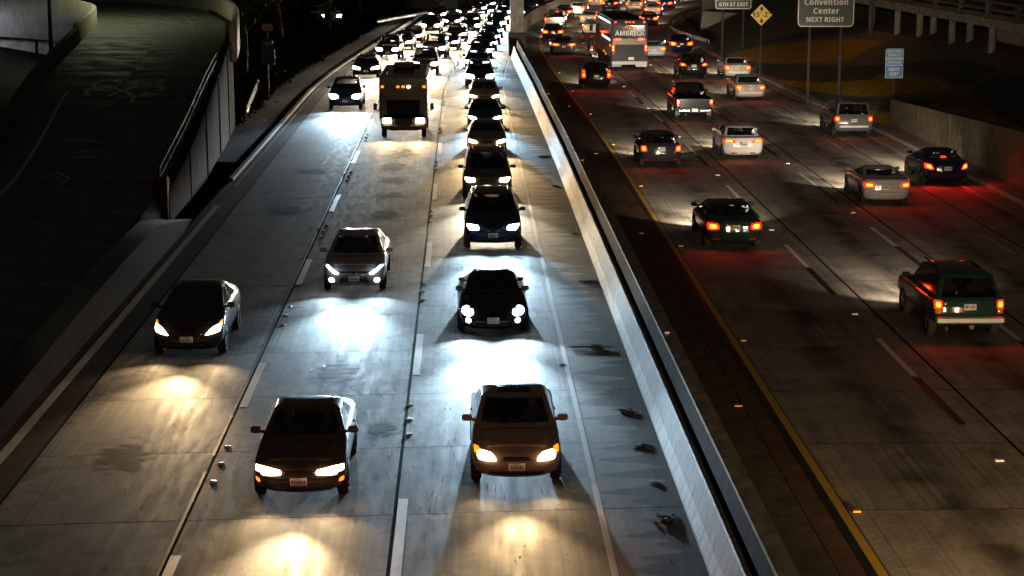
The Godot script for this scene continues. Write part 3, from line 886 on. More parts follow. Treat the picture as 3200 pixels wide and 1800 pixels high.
# places a vehicle with its nose (oncoming) or its tail (receding) at (x, z)
func vehicle(kind: String, oncoming: bool, x: float, z: float, paint: String, lamp: String, label: String, called := "car", category := "car", opts := {}) -> Node3D:
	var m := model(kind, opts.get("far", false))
	var d: Dictionary = m.d
	var yaw: float = (PI if oncoming else 0.0) + opts.get("yaw", 0.0)
	var end: float = d.L * 0.5 + (d.get("bed", 0.0) if not oncoming else 0.0)
	var t := thing(called, label, category, Vector3(x, 0.0, z - end), yaw, "cars in the oncoming queue" if oncoming else "cars driving away")
	var swap := {"paint": paint, "mirror_paint": opts.get("mirror", paint), "head": lamp, "tail": opts.get("tail", "tail_red"), "core": opts.get("core", "tail_core"), "bumper_paint": opts.get("bumper", paint)}
	var far: bool = opts.get("far", false)
	var made := []
	for p in m.parts:
		var nm: String = p[0]
		if (far and nm in ["wiper", "door_handle", "steering_wheel", "plate_mark", "badge", "tailpipe", "antenna"]) or (nm == "seat" and far):
			made.append(null)
			continue
		if oncoming and nm in ["lamp_core", "reflector"]:
			made.append(null)
			continue
		var par: Node = t if p[3] < 0 else made[p[3]]
		if par == null: par = t
		var key: String = swap.get(p[2], p[2])
		if oncoming and p[2] == "tail": key = "red_lens"
		var o := obj(nm, p[1], M[key], par)
		if p.size() > 4: o.position = p[4]
		made.append(o)
	var e: float = opts.get("power", 1.0) * head_e
	for q in m.lamps: head_lamp(t, q, lamp, e * (1.0 if oncoming else 0.7))
	if oncoming and not far:
		for q in m.lamps:      # light scattered sideways by the lens, on bumper and bonnet
			var sp := OmniLight3D.new()
			sp.name = "lens_spill"
			sp.position = q + Vector3(0, 0.07, -0.06)
			sp.light_energy = 0.055
			sp.light_size = 0.05
			sp.omni_range = 6.0
			sp.shadow_enabled = true
			sp.light_color = {"head_warm": Color(1.0, 0.84, 0.62), "head_white": Color(1.0, 0.93, 0.82), "head_cool": Color(0.78, 0.91, 1.0)}[lamp]
			t.add_child(sp, true)
	head_lamp(t, (m.lamps[0] + m.lamps[1]) * 0.5 - Vector3(0, 0, 0.25), lamp, opts.get("power", 1.0) * beam_e * (1.0 if oncoming else 0.28), 24.0, 2.4)
	if not oncoming:
		for q in m.tails: tail_lamp(t, q, tail_e * opts.get("glow", 1.0))
	return t

# ---------------------------------------------------------------- road alignment (metres; s = distance ahead)
func bend_left(s: float) -> float:
	if s < 120.0: return 0.0
	var u := s - 120.0
	return 0.055 * u - 0.7 * (1.0 - exp(-u / 13.0))

func bend_right(s: float) -> float:
	var c := 0.0
	if s > 85.0: c -= 0.55 * smoothstep(85.0, 150.0, s)
	if s > 156.0: c += pow(s - 156.0, 2) / 720.0
	return c

func median(s: float) -> float:
	var a := [Vector2(0, 4.0), Vector2(85, 4.0), Vector2(120, 3.85), Vector2(150, 3.62), Vector2(165, 3.9), Vector2(187, 5.1), Vector2(202, 6.5), Vector2(225, 9.9), Vector2(250, 15.0), Vector2(280, 23.5), Vector2(330, 44.0)]
	return ip(a, s)

func line_l(x: float, a: float, b: float, y: float, step := 6.0) -> Array:
	var o := []
	var n := maxi(1, int(ceil((b - a) / step)))
	for i in n + 1:
		var s := lerpf(a, b, float(i) / n)
		o.append(Vector3(x + bend_left(s), y, -s))
	return o

func line_r(x: float, a: float, b: float, y: float, step := 6.0) -> Array:
	var o := []
	var n := maxi(1, int(ceil((b - a) / step)))
	for i in n + 1:
		var s := lerpf(a, b, float(i) / n)
		o.append(Vector3(x + bend_right(s), y, -s))
	return o

const PITCH := 4.57
func slab_mesh(x0: float, x1: float, skew: float, voff: float, flip: bool) -> ArrayMesh:
	var st := S(true)
	var g := 0.032
	var l := PITCH - g
	var p := func(x, z): return Vector3(x, 0.0, z - skew * x)
	var a: Vector3 = p.call(x0 + g, 0.0); var b: Vector3 = p.call(x1 - g, 0.0); var c: Vector3 = p.call(x1 - g, -l); var d: Vector3 = p.call(x0 + g, -l)
	var u0 := 1.0 if flip else 0.0
	quad(st, a, b, c, d, Vector3.UP, Vector2(u0, voff), Vector2(1.0 - u0, voff), Vector2(1.0 - u0, voff + l / 18.0), Vector2(u0, voff + l / 18.0))
	return done(st)

func build_ground() -> void:
	# one sheet to the horizon, below the carriageways
	var st := S(true)
	quad(st, Vector3(-900, -0.35, 60), Vector3(900, -0.35, 60), Vector3(900, -0.35, -1500), Vector3(-900, -0.35, -1500), Vector3.UP)
	struct("ground", done(st), M.earth)
	# road beds (show in the joints)
	var left := Node3D.new(); left.name = "road"; add_child(left, true); tag(left, "concrete carriageway with the oncoming traffic", "", "", "structure")
	var right := Node3D.new(); right.name = "road"; add_child(right, true); tag(right, "concrete carriageway with the traffic driving away", "", "", "structure")
	obj("road_bed", sheet(line_l(-9.75, -12, 150, -0.005), line_l(4.0, -12, 150, -0.005)), M.joint, left)
	obj("road_bed", sheet(line_r(6.1, -12, 150, -0.005), line_r(21.6, -12, 150, -0.005)), M.joint, right)
	var lanes_l := [[-8.62, -5.05], [-5.05, -1.30], [-1.30, 2.42], [2.42, 4.02]]
	var lanes_r := [[6.95, 11.25], [11.25, 14.85], [14.85, 18.3], [18.3, 21.2]]
	for side in 2:
		var ls: Array = lanes_l if side == 0 else lanes_r
		for k in ls.size():
			var meshes := []
			for v in 4: meshes.append(slab_mesh(ls[k][0], ls[k][1], 0.07 if side == 0 else 0.0, 0.25 * v + 0.11 * k, v % 2 == 1 and not (side == 0 and k == 3)))
			for j in 28:
				var s := 25.0 + j * PITCH
				var m: Material = M["left_slab_%d" % ((j + k) % 3)] if side == 0 else M["right_slab_%d" % ((j * 2 + k) % 3)]
				if side == 0 and k == 3: m = M.shoulder_slab
				var v := j % 4
				var o := obj("slab", meshes[v], m, left if side == 0 else right)
				var c := bend_left(s + 2.0) if side == 0 else bend_right(s + 2.0)
				o.position = Vector3(c, rng.randf_range(-0.001, 0.001), -s)
	# left outer strip of old asphalt and the right-hand dark shoulder by the barrier
	obj("shoulder_strip", sheet(line_l(-9.7, -12, 153, 0.0), line_l(-8.66, -12, 153, 0.0)), M.asphalt, left)
	obj("shoulder_strip", sheet(line_r(4.6, -12, 153, 0.0), line_r(6.15, -12, 153, 0.0)), M.barrier_shoulder, right)
	obj("shoulder_strip", sheet(line_r(6.17, -12, 153, 0.0), line_r(6.92, -12, 153, 0.0)), M.brown_shoulder, right)
	# nearer and farther carriageway, where the slabs cannot be told apart
	for k in 4:
		obj("lane", sheet(line_l(lanes_l[k][0], 153, 330, 0.0), line_l(lanes_l[k][1] + (1.5 if k == 3 else 0.0), 153, 330, 0.0)), M.left_slab_0, left)
		obj("lane", sheet(line_r(lanes_r[k][0] - (2.2 if k == 0 else 0.0), 153, 330, 0.0), line_r(lanes_r[k][1], 153, 330, 0.0)), M["right_slab_%d" % (k % 3)], right)
		obj("lane", sheet(line_l(lanes_l[k][0], -12, 25, 0.0), line_l(lanes_l[k][1], -12, 25, 0.0)), M.left_slab_1, left)
		obj("lane", sheet(line_r(lanes_r[k][0], -12, 25, 0.0), line_r(lanes_r[k][1], -12, 25, 0.0)), M.right_slab_1, right)
	# painted lines
	var dash := func(fn, x: float, a: float, b: float, w: float, m: Material, parent: Node, called: String, y := 0.006):
		obj(called, sheet(fn.call(x - w, a, b, y), fn.call(x + w, a, b, y)), m, parent)
	dash.call(line_l, -9.33, -12, 73, 0.11, M.white_paint, left, "edge_line")
	dash.call(line_l, -9.28, 78, 330, 0.06, M.worn_paint, left, "edge_line")
	dash.call(line_l, 2.45, 15, 330, 0.06, M.white_paint, left, "edge_line")
	for k in 22:
		var s := 27.4 + k * 14.63
		dash.call(line_l, -4.93, s, s + 4.4, 0.09, M.white_paint, left, "lane_dash")
		dash.call(line_l, -1.17, s + 3.0, s + 7.6, 0.09, M.white_paint, left, "lane_dash")
		dash.call(line_l, -5.10, s - 4, s + 9.5, 0.03, M.black_paint, left, "sealed_joint")
	dash.call(line_r, 6.87, -12, 330, 0.085, M.yellow_paint, right, "edge_line")
	dash.call(line_r, 6.70, -12, 150, 0.075, M.black_paint, right, "sealed_joint")
	dash.call(line_r, 20.1, 15, 155, 0.07, M.worn_paint, right, "edge_line")
	for k in 20:
		var s := 30.0 + k * 14.63
		dash.call(line_r, 10.62, s, s + 4.2, 0.075, M.white_paint, right, "lane_dash")
		dash.call(line_r, 14.22, s + 3.9, s + 7.9, 0.075, M.white_paint, right, "lane_dash")
		dash.call(line_r, 17.7, s + 2.2, s + 6.2, 0.075, M.worn_paint, right, "lane_dash")
		for x in [10.62, 14.22]:
			dash.call(line_r, x, s - 4.5 + (3.9 if x > 12 else 0.0), s - 0.15 + (3.9 if x > 12 else 0.0), 0.09, M.black_paint, right, "dash_black_mark")  # black stripe on the near side of each white dash
	# oil drips in the middle lane behind the motorhome and elsewhere
	var stains := [[-3.05, 45.2, 0.45, 0.9], [-2.95, 61.0, 0.5, 1.0], [-3.1, 65.5, 0.42, 0.8], [-2.9, 70.4, 0.45, 0.9], [-3.0, 75.5, 0.5, 0.7], [-2.95, 80.0, 0.4, 0.9], [-3.05, 84.5, 0.5, 1.2], [-2.9, 89.0, 0.45, 1.6], [1.62, 61.4, 0.22, 0.55], [-1.75, 40.0, 0.3, 0.5], [-6.7, 71.5, 0.5, 0.9], [-6.5, 83.0, 0.6, 0.8], [-3.0, 51.5, 0.35, 0.6], [0.75, 42.5, 0.4, 1.1], [-6.9, 38.0, 0.45, 1.0]]
	for q in stains.size():
		var e: Array = stains[q]
		var so := S(true)
		var p := [Vector3(e[0] - e[2] * 1.9, 0.004, -e[1] + e[3] * 2.0), Vector3(e[0] + e[2] * 1.9, 0.004, -e[1] + e[3] * 2.0), Vector3(e[0] + e[2] * 1.9, 0.004, -e[1] - e[3] * 2.0), Vector3(e[0] - e[2] * 1.9, 0.004, -e[1] - e[3] * 2.0)]
		quad(so, p[0], p[1], p[2], p[3], Vector3.UP)
		obj("oil_stain", done(so), M["oil_%d" % (q % 3)], left)
	# raised markers
	var dome := S()
	for i in 10:
		var a := TAU * i / 10; var b := TAU * (i + 1) / 10
		for q in [[0.055, 0.0, 0.045, 0.016], [0.045, 0.016, 0.0, 0.024]]:
			var f := func(t, r, y): return Vector3(cos(t) * r, y, sin(t) * r)
			quad(dome, f.call(a, q[0], q[1]), f.call(b, q[0], q[1]), f.call(b, q[2], q[3]), f.call(a, q[2], q[3]), Vector3(cos(a), 0.6, sin(a)))
	var dm := done(dome)
	var sq := S(true)
	for e in [[1.0, 0.4], [-1.0, 0.4]]: pass
	bevel_box(sq, Vector3(0, 0.011, 0), Vector3(0.12, 0.024, 0.10), 0.009)
	var sm := done(sq)
	for k in 9:
		for j in 3:
			var s := 36.2 + k * 14.63 + j * 1.25
			for e in [[-4.86, 0.0, "left"], [-1.22, 3.4, "right"]]:
				var q: float = s + e[1]
				var o := obj("road_marker", dm, M.marker_white)
				tag(o, "small white ceramic dome on the %s lane line of the oncoming lanes" % ("left-hand" if e[2] == "left" else "right-hand"), "road marker", "white domes on the %s oncoming lane line" % e[2])
				o.position = Vector3(e[0] + bend_left(q) + rng.randf_range(-0.03, 0.03), 0.0, -q)
				o.scale = Vector3(1.4, 1.6, 1.4)
	for k in 10:
		var s := 30.0 + k * 14.63
		var o := obj("road_marker", sm, M.marker_amber)
		tag(o, "amber reflective marker beside the yellow edge line", "road marker", "amber markers along the yellow line")
		o.position = Vector3(7.12 + bend_right(s + 4.0), 0.0, -(s + 4.0)); o.scale = Vector3(1.2, 1.6, 1.2)
		for e in [[10.64, 7.3, "first", 0], [14.25, 11.2, "second", 1]]:
			var q: float = s + e[1]
			var w := obj("road_marker", sm, M.marker_white)
			tag(w, "white reflective marker on the %s lane line right of the barrier" % e[2], "road marker", "white markers on the %s lane line" % e[2])
			w.position = Vector3(e[0] + bend_right(q), 0.0, -q); w.scale = Vector3(1.5, 1.6, 1.2)
	for k in 4:
		var q: float = [41.9, 66.0, 89.0, 112.0][k]
		var o := obj("road_marker", sm, M.marker_amber)
		tag(o, ["square bright amber marker on the dark shoulder, nearest the camera", "amber marker on the dark shoulder beside the dark green sedan", "amber marker on the dark shoulder level with the white saloon", "farthest amber marker on the dark barrier shoulder"][k], "road marker", "amber markers on the barrier shoulder")
		o.position = Vector3(6.05, -0.01, -q); o.scale = Vector3(1.5, 1.5, 1.6)

func med_path(a: float, b: float, off := 0.0, y := 0.0, step := 6.0) -> Array:
	var o := []
	var n := maxi(1, int(ceil((b - a) / step)))
	for i in n + 1:
		var s := lerpf(a, b, float(i) / n)
		o.append(Vector3(median(s) + off, y, -s))
	return o

func build_barrier() -> void:
	var low := [Vector2(0.0, -0.1), Vector2(0.33, -0.1), Vector2(0.33, 0.85), Vector2(0.23, 0.87), Vector2(0.20, 0.84), Vector2(0.10, 0.32), Vector2(0.0, 0.08)]
	var high := [Vector2(0.46, -0.1), Vector2(0.80, -0.1), Vector2(0.92, 0.1), Vector2(0.84, 0.35), Vector2(0.79, 1.32), Vector2(0.77, 1.36), Vector2(0.47, 1.36), Vector2(0.45, 1.33), Vector2(0.42, 0.9)]
	var t := thing("median_barrier", "long concrete median barrier with a bright streaked face and a dark slot", "barrier")
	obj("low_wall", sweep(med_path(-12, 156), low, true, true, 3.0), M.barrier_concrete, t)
	obj("high_wall", sweep(med_path(-12, 156), high, true, true, 3.0), M.barrier_upper_shaded, t)
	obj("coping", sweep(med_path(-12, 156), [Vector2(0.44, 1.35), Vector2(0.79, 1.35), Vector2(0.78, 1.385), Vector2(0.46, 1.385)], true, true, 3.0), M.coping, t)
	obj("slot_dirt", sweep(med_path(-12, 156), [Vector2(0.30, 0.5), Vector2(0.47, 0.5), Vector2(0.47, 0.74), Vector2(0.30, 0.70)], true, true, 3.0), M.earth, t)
	var f := thing("median_wall", "smooth concrete wall curving right between the far carriageways", "wall")
	obj("wall", sweep(med_path(156, 330), [Vector2(0.1, -0.1), Vector2(0.75, -0.1), Vector2(0.75, 1.45), Vector2(0.3, 1.5), Vector2(0.1, 0.9)], true, true, 3.0), M.concrete, f)
	var refl := boxmesh(Vector3.ZERO, Vector3(0.10, 0.09, 0.02))
	for k in 3:
		var s: float = [43.0, 75.0, 104.0][k]
		var o := obj("barrier_reflector", refl, M.marker_white if k == 0 else M.marker_amber)
		tag(o, ["pale square reflector on top of the median barrier, nearest", "small amber reflector on top of the median barrier, middle one", "small amber reflector on top of the median barrier, farthest"][k], "reflector", "reflectors on the barrier top")
		o.position = Vector3(median(s) + 0.56, 1.405, -s)
	# bridge columns standing in the median
	for e in [[154.0, 1.05, 7.5, "grey bridge column standing on the median beside the queue"], [243.0, 1.2, 8.0, "far bridge column on the curved median wall"]]:
		var c := thing("bridge_column", e[3], "column", Vector3(median(e[0]) + 0.45, 0, -e[0]), 0.0, "columns on the median")
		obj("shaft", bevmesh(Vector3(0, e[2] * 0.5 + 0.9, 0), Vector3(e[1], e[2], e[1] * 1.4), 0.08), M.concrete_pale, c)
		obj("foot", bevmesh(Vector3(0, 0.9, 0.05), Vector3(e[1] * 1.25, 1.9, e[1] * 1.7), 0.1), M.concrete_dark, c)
	# dirt and leaves collected at the barrier foot
	var heap := S(true)
	var r := RandomNumberGenerator.new(); r.seed = 8
	for i in 70:
		var a := r.randf() * TAU; var q := r.randf()
		var p := Vector3(cos(a) * q * 0.42, 0.008 + (1.0 - q) * 0.05 * r.randf(), sin(a) * q * 0.26)
		var b := Basis.from_euler(Vector3(r.randf_range(-0.25, 0.25), r.randf() * TAU, r.randf_range(-0.25, 0.25)))
		box(heap, p, Vector3(r.randf_range(0.04, 0.12), 0.008, r.randf_range(0.03, 0.08)), b)
	var hm := done(heap)
	var spots := [[3.55, 29.5], [3.6, 33.6], [3.65, 35.9], [3.62, 38.6], [3.55, 41.4], [3.5, 47.5], [3.3, 48.1], [3.7, 57.0], [3.75, 66.0], [3.7, 78.0], [3.6, 88.0], [2.35, 46.0]]
	for k in spots.size():
		var o := obj("debris_heap", hm, M.dead_leaf)
		tag(o, ["flat heap of dead leaves at the barrier foot at the bottom edge", "leaf heap at the barrier foot, second from the bottom", "tall dark leaf heap against the barrier, third from the bottom", "small leaf heap at the barrier, fourth from the bottom", "flat debris at the barrier beside the tan compact", "wide debris with a stick at the barrier foot", "loose debris on the shoulder beside the stick", "small debris beside the sports car at the barrier", "small debris beside the dark crossover at the barrier", "debris at the barrier beside the queue, third farthest", "farthest debris at the barrier foot", "crumpled scrap on the right edge line of the oncoming lanes"][k], "debris", "debris along the barrier foot")
		o.position = Vector3(spots[k][0], 0.004, -spots[k][1])
		o.rotation.y = k * 1.3
		o.scale = Vector3.ONE * (0.6 + 0.25 * sin(k * 2.1))
	var stick := obj("stick", tubemesh(Vector3(-0.55, 0.03, 0), Vector3(0.5, 0.035, 0.02), 0.022, 0.014, 6), M.dead_leaf)
	tag(stick, "straight pale stick lying beside the barrier foot", "stick")
	stick.position = Vector3(3.2, 0, -47.9)
	# grit on the concrete
	var mm := MultiMesh.new(); mm.transform_format = MultiMesh.TRANSFORM_3D
	var pb := S(true); box(pb, Vector3.ZERO, Vector3(0.014, 0.008, 0.012), Basis.from_euler(Vector3(0.3, 0.4, 0.2)))
	mm.mesh = done(pb); mm.instance_count = 1600
	for i in 1600:
		var s := 28.0 + 62.0 * pow(r.randf(), 1.4)
		var x := r.randf_range(-6.5, 3.9) if r.randf() < 0.7 else r.randf_range(-2.4, 2.6)
		mm.set_instance_transform(i, Transform3D(Basis(Vector3.UP, r.randf() * TAU).scaled(Vector3.ONE * r.randf_range(0.5, 1.5)), Vector3(x, 0.01, -s)))
	var mi := MultiMeshInstance3D.new(); mi.name = "grit"; mi.multimesh = mm; mi.material_override = M.marker_white
	add_child(mi, true); tag(mi, "pale grit scattered over the oncoming lanes", "grit", "", "stuff")

# ---------------------------------------------------------------- the ramp on the left
func ramp_line(i: int) -> Array:
	# 0 right edge, 1 right line, 2 left line, 3 left edge
	var rows := [
		[-10.75, -12.2, -16.3, -18.2, 0.10, 10.0], [-10.8, -12.25, -16.35, -18.2, 0.25, 40.0], [-10.85, -12.4, -16.45, -18.3, 0.55, 58.0], [-10.95, -12.48, -16.55, -18.4, 0.95, 70.0], [-11.1, -12.8, -16.9, -18.6, 1.9, 78.0], [-11.3, -13.35, -17.4, -19.0, 3.1, 86.0]]
	var o := []
	for r in rows: o.append(Vector3(r[i], r[4], -r[5]))
	var c: Array = [
		[Vector2(-11.45, 93), Vector2(-13.83, 93.5), Vector2(-17.9, 95), Vector2(-19.2, 93)],
		[Vector2(-11.7, 100), Vector2(-14.2, 101), Vector2(-18.5, 102.5), Vector2(-19.6, 101)],
		[Vector2(-12.6, 108), Vector2(-15.0, 108), Vector2(-19.3, 108.5), Vector2(-20.2, 108)],
		[Vector2(-14.8, 117), Vector2(-17.0, 115), Vector2(-20.6, 112), Vector2(-21.6, 111.5)],
		[Vector2(-19.2, 124.5), Vector2(-20.8, 121.5), Vector2(-23.4, 116), Vector2(-24.3, 114.5)],
		[Vector2(-27, 130), Vector2(-28, 126.5), Vector2(-29.5, 119.5), Vector2(-30, 117.5)],
		[Vector2(-45, 133), Vector2(-45, 129.5), Vector2(-45, 122), Vector2(-45, 120)],
		[Vector2(-75, 133), Vector2(-75, 129.5), Vector2(-75, 122), Vector2(-75, 120)]]
	var hs := [3.95, 4.6, 4.95, 5.15, 5.3, 5.4, 5.5, 5.6]
	for k in c.size(): o.append(Vector3(c[k][i].x, hs[k], -c[k][i].y))
	# smooth with a Catmull-Rom curve
	var cu := Curve3D.new()
	for k in o.size():
		var tn: Vector3 = (o[mini(k + 1, o.size() - 1)] - o[maxi(k - 1, 0)]) / 6.0
		cu.add_point(o[k], -tn, tn)
	var out := []
	for k in o.size() - 1:
		for j in 4: out.append(cu.sample(k, j / 4.0))
	out.append(o[-1])
	return out

func lift(a: Array, y: float) -> Array:
	var o := []
	for p in a: o.append(p + Vector3(0, y, 0))
	return o

func between(a: Array, b: Array, t: float, y := 0.0) -> Array:
	var o := []
	for i in a.size(): o.append(a[i].lerp(b[i], t) + Vector3(0, y, 0))
	return o

func build_ramp() -> void:
	var e0 := ramp_line(0); var e1 := ramp_line(1); var e2 := ramp_line(2); var e3 := ramp_line(3)
	struct("ramp_road", sheet(e3, e0, 6.0, 2.0), M.ramp_asphalt).set_meta("label", "dark ramp climbing and turning left")
	var rd: Node = get_node("ramp_road")
	obj("edge_line", sheet(between(e2, e3, 0.0, 0.012).slice(0, 34), between(e2, e3, 0.08, 0.012).slice(0, 34)), M.worn_paint, rd)
	obj("edge_line", sheet(between(e1, e0, 0.12, 0.012).slice(0, 25), between(e1, e0, 0.0, 0.012).slice(0, 25)), M.faded_paint, rd)
	obj("edge_line", sheet(between(e1, e0, 0.14, 0.016).slice(22, 25), between(e1, e0, -0.02, 0.016).slice(22, 25)), M.white_paint, rd)
	obj("edge_line", sheet(between(e1, e0, 0.07, 0.014).slice(25, 40), between(e1, e0, 0.0, 0.014).slice(25, 40)), M.yellow_dim, rd)
	# stop bar and worn road legend: thin loops of old paint
	var loop := func(c: Vector2, rx: float, rz: float, w: float, a0: float, a1: float) -> void:
		var la := []; var lb := []
		for i in 15:
			var t := lerpf(a0, a1, i / 14.0)
			var wob := 1.0 + 0.12 * sin(t * 5.0 + c.x)
			for q in [[la, -w], [lb, w]]:
				var x: float = c.x + cos(t) * (rx * wob + q[1]); var z: float = c.y + sin(t) * (rz * wob + q[1] * 2.2)
				q[0].append(Vector3(x, ramp_y(-z) + 0.02, z))
		obj("road_legend", sheet(la, lb), M.legend_paint, rd)
	obj("stop_bar", sheet([Vector3(-17.2, ramp_y(89.6) + 0.02, -89.6), Vector3(-13.8, ramp_y(90.1) + 0.02, -90.1)], [Vector3(-17.2, ramp_y(89.25) + 0.02, -89.25), Vector3(-13.8, ramp_y(89.75) + 0.02, -89.75)]), M.legend_paint, rd)
	loop.call(Vector2(-16.0, -87.6), 0.55, 1.2, 0.09, 0.3, 6.0)
	loop.call(Vector2(-15.9, -86.2), 0.75, 0.8, 0.10, 2.2, 7.4)
	loop.call(Vector2(-14.2, -88.2), 0.6, 0.9, 0.10, 0.2, 6.2)
	loop.call(Vector2(-14.1, -86.4), 0.8, 1.1, 0.13, 0.5, 6.4)
	loop.call(Vector2(-13.9, -84.6), 0.4, 1.2, 0.10, 2.6, 5.4)
	loop.call(Vector2(-15.4, -77.5), 0.9, 0.5, 0.05, 3.4, 6.6)
	loop.call(Vector2(-14.8, -75.8), 0.5, 0.5, 0.05, 0.2, 5.0)
	loop.call(Vector2(-15.2, -71.6), 0.5, 1.3, 0.05, 3.6, 6.9)
	# structure under the ramp: a solid fill wall towards the freeway
	var w := thing("ramp_wall", "stained pinkish concrete retaining wall carrying the ramp", "wall")
	var st := S()
	var foot := [[-10.55, 69.5], [-10.62, 75], [-10.9, 84], [-11.2, 91], [-11.75, 100], [-12.7, 108], [-14.9, 117.2]]
	for i in foot.size() - 1:
		for j in 6:
			var p := []
			for q in [j / 6.0, (j + 1) / 6.0]:
				var x: float = lerpf(foot[i][0], foot[i + 1][0], q); var s: float = lerpf(foot[i][1], foot[i + 1][1], q)
				p.append([Vector3(x, -0.35, -s), Vector3(x - 0.04, ramp_height(s) + 0.12, -s)])
			quad(st, p[0][0], p[1][0], p[1][1], p[0][1], Vector3.RIGHT, Vector2(foot[i][1], 0) / 4.0, Vector2(foot[i + 1][1], 0) / 4.0, Vector2(foot[i + 1][1], 4) / 4.0, Vector2(foot[i][1], 4) / 4.0)
			quad(st, p[0][1], p[1][1], p[1][1] + Vector3(-0.35, 0, 0), p[0][1] + Vector3(-0.35, 0, 0), Vector3.UP)
	var head := Vector3(-10.59, -0.35, -69.5)
	quad(st, head, head + Vector3(-0.5, 0, 0), head + Vector3(-0.5, 1.42, 0), head + Vector3(0, 1.42, 0), Vector3.BACK)
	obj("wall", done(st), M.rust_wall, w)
	for e in [[75.5, -10.64], [82.0, -10.83], [88.5, -11.08], [95.0, -11.44]]:
		var hh := ramp_height(e[0]) + 0.35
		obj("panel_joint", boxmesh(Vector3(e[1], hh * 0.5 - 0.2, -e[0]), Vector3(0.05, hh, 0.07)), M.joint, w)
	obj("end_block", bevmesh(Vector3(-10.85, 0.75, -69.4), Vector3(0.5, 1.6, 0.5), 0.04), M.brick_red, w)
	# pipe rail along the wall top
	var r := thing("ramp_rail", "thin dark pipe rail along the top of the ramp wall", "railing")
	var top := []; var mid := []
	for i in 24:
		var s := 70.0 + i * 0.9
		var x: float = -10.9 - (s - 70.0) * 0.022
		top.append(Vector3(x - 0.1, ramp_height(s) + 0.85, -s)); mid.append(Vector3(x - 0.1, ramp_height(s) + 0.5, -s))
		if i % 3 == 0: obj("post", tubemesh(Vector3(x - 0.1, ramp_height(s), -s), top[-1], 0.04, 0.04, 6), M.rust_paint, r)
	for q in [top, mid]:
		var t2 := S()
		for i in q.size() - 1: tube(t2, q[i], q[i + 1], 0.035, 0.035, 6, false)
		obj("rail", done(t2), M.rust_paint, r)
	# parapets of the turning part
	var par := [Vector2(-0.16, -0.9), Vector2(0.18, -0.9), Vector2(0.18, 0.92), Vector2(-0.10, 0.92)]
	var p0 := thing("ramp_parapet", "pale outer concrete parapet curving round the ramp", "parapet")
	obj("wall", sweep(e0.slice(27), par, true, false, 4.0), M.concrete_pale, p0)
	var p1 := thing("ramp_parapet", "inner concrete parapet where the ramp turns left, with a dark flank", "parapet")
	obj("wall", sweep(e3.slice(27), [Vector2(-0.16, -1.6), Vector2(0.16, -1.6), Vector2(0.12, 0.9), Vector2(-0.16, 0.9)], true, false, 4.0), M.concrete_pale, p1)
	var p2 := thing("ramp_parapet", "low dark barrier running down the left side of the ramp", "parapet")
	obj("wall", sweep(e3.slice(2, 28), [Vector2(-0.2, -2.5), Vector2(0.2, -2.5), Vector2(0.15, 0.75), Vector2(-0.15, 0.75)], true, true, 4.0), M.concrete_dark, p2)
	# deck edge below the turning part
	obj("deck", sweep(between(e0, e3, 0.5, -0.75).slice(32), [Vector2(-4.0, -0.5), Vector2(4.0, -0.5), Vector2(4.0, 0.45), Vector2(-4.0, 0.45)], true, true, 4.0), M.concrete_dark, rd)
	# sloped concrete between the freeway and the ramp
	var a := []; var b := []; var c := []; var gut := []
	for i in 26:
		var s := -10.0 + i * 3.2
		var k := smoothstep(30.0, 62.0, s) - 1.5 * smoothstep(64.0, 70.0, s)
		var jag := 0.04 * sin(s * 1.7) + 0.03 * sin(s * 4.3)
		a.append(Vector3(-9.68, 0.005, -s)); b.append(Vector3(-9.92 - 0.22 * k + jag, 0.20 + 0.45 * k + jag, -s)); c.append(Vector3(-10.72, 0.24 + 0.58 * k + jag * 0.5, -s)); gut.append(Vector3(-10.95, ramp_height(s) - 0.02, -s))
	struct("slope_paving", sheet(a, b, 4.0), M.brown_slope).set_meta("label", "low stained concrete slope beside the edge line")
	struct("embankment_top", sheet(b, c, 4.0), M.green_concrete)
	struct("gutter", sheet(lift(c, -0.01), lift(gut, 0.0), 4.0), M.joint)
	# bare verge beyond the wall, rising to the trees
	var v0 := []; var v1 := []; var v2 := []; var v3 := []
	for i in 24:
		var s := 86.0 + i * 9.0
		var bl := bend_left(s)
		v0.append(Vector3(-9.72 + bl, 0.0, -s)); v1.append(Vector3(-12.2 + bl + 0.3 * sin(i * 1.1), 0.12, -s)); v2.append(Vector3(-19.0 + bl, 1.3 + 0.2 * sin(i * 2.0), -s)); v3.append(Vector3(-60.0 + bl, 9.0, -s))
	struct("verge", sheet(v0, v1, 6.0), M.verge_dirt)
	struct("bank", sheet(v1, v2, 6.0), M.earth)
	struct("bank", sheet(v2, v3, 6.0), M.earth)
	# asphalt kerb of the shoulder
	obj("kerb", sweep(line_l(-9.62, 80, 250, 0.0), [Vector2(-0.12, -0.1), Vector2(0.12, -0.1), Vector2(0.06, 0.11), Vector2(-0.1, 0.12)], true, true), M.concrete_dark, get_node("slope_paving"))
	# lower street on the far left with a lit wall
	var lw := thing("underpass_wall", "pale concrete wall beyond the lower street, far left", "wall", Vector3(-29.0, 0, -119.0))
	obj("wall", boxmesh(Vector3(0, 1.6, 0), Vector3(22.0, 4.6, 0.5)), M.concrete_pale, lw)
	obj("pier", bevmesh(Vector3(6.2, 1.6, 0.9), Vector3(1.6, 4.4, 1.2), 0.05), M.concrete_pale, lw)
	obj("panel_joint", boxmesh(Vector3(3.2, 1.6, 0.27), Vector3(0.1, 4.5, 0.05)), M.joint, lw)
	obj("panel_joint", boxmesh(Vector3(-1.2, 1.6, 0.27), Vector3(0.1, 4.5, 0.05)), M.joint, lw)
	var bp := thing("bridge_post", "dark steel post in front of the lit underpass wall", "post", Vector3(-27.0, -0.35, -105.0))
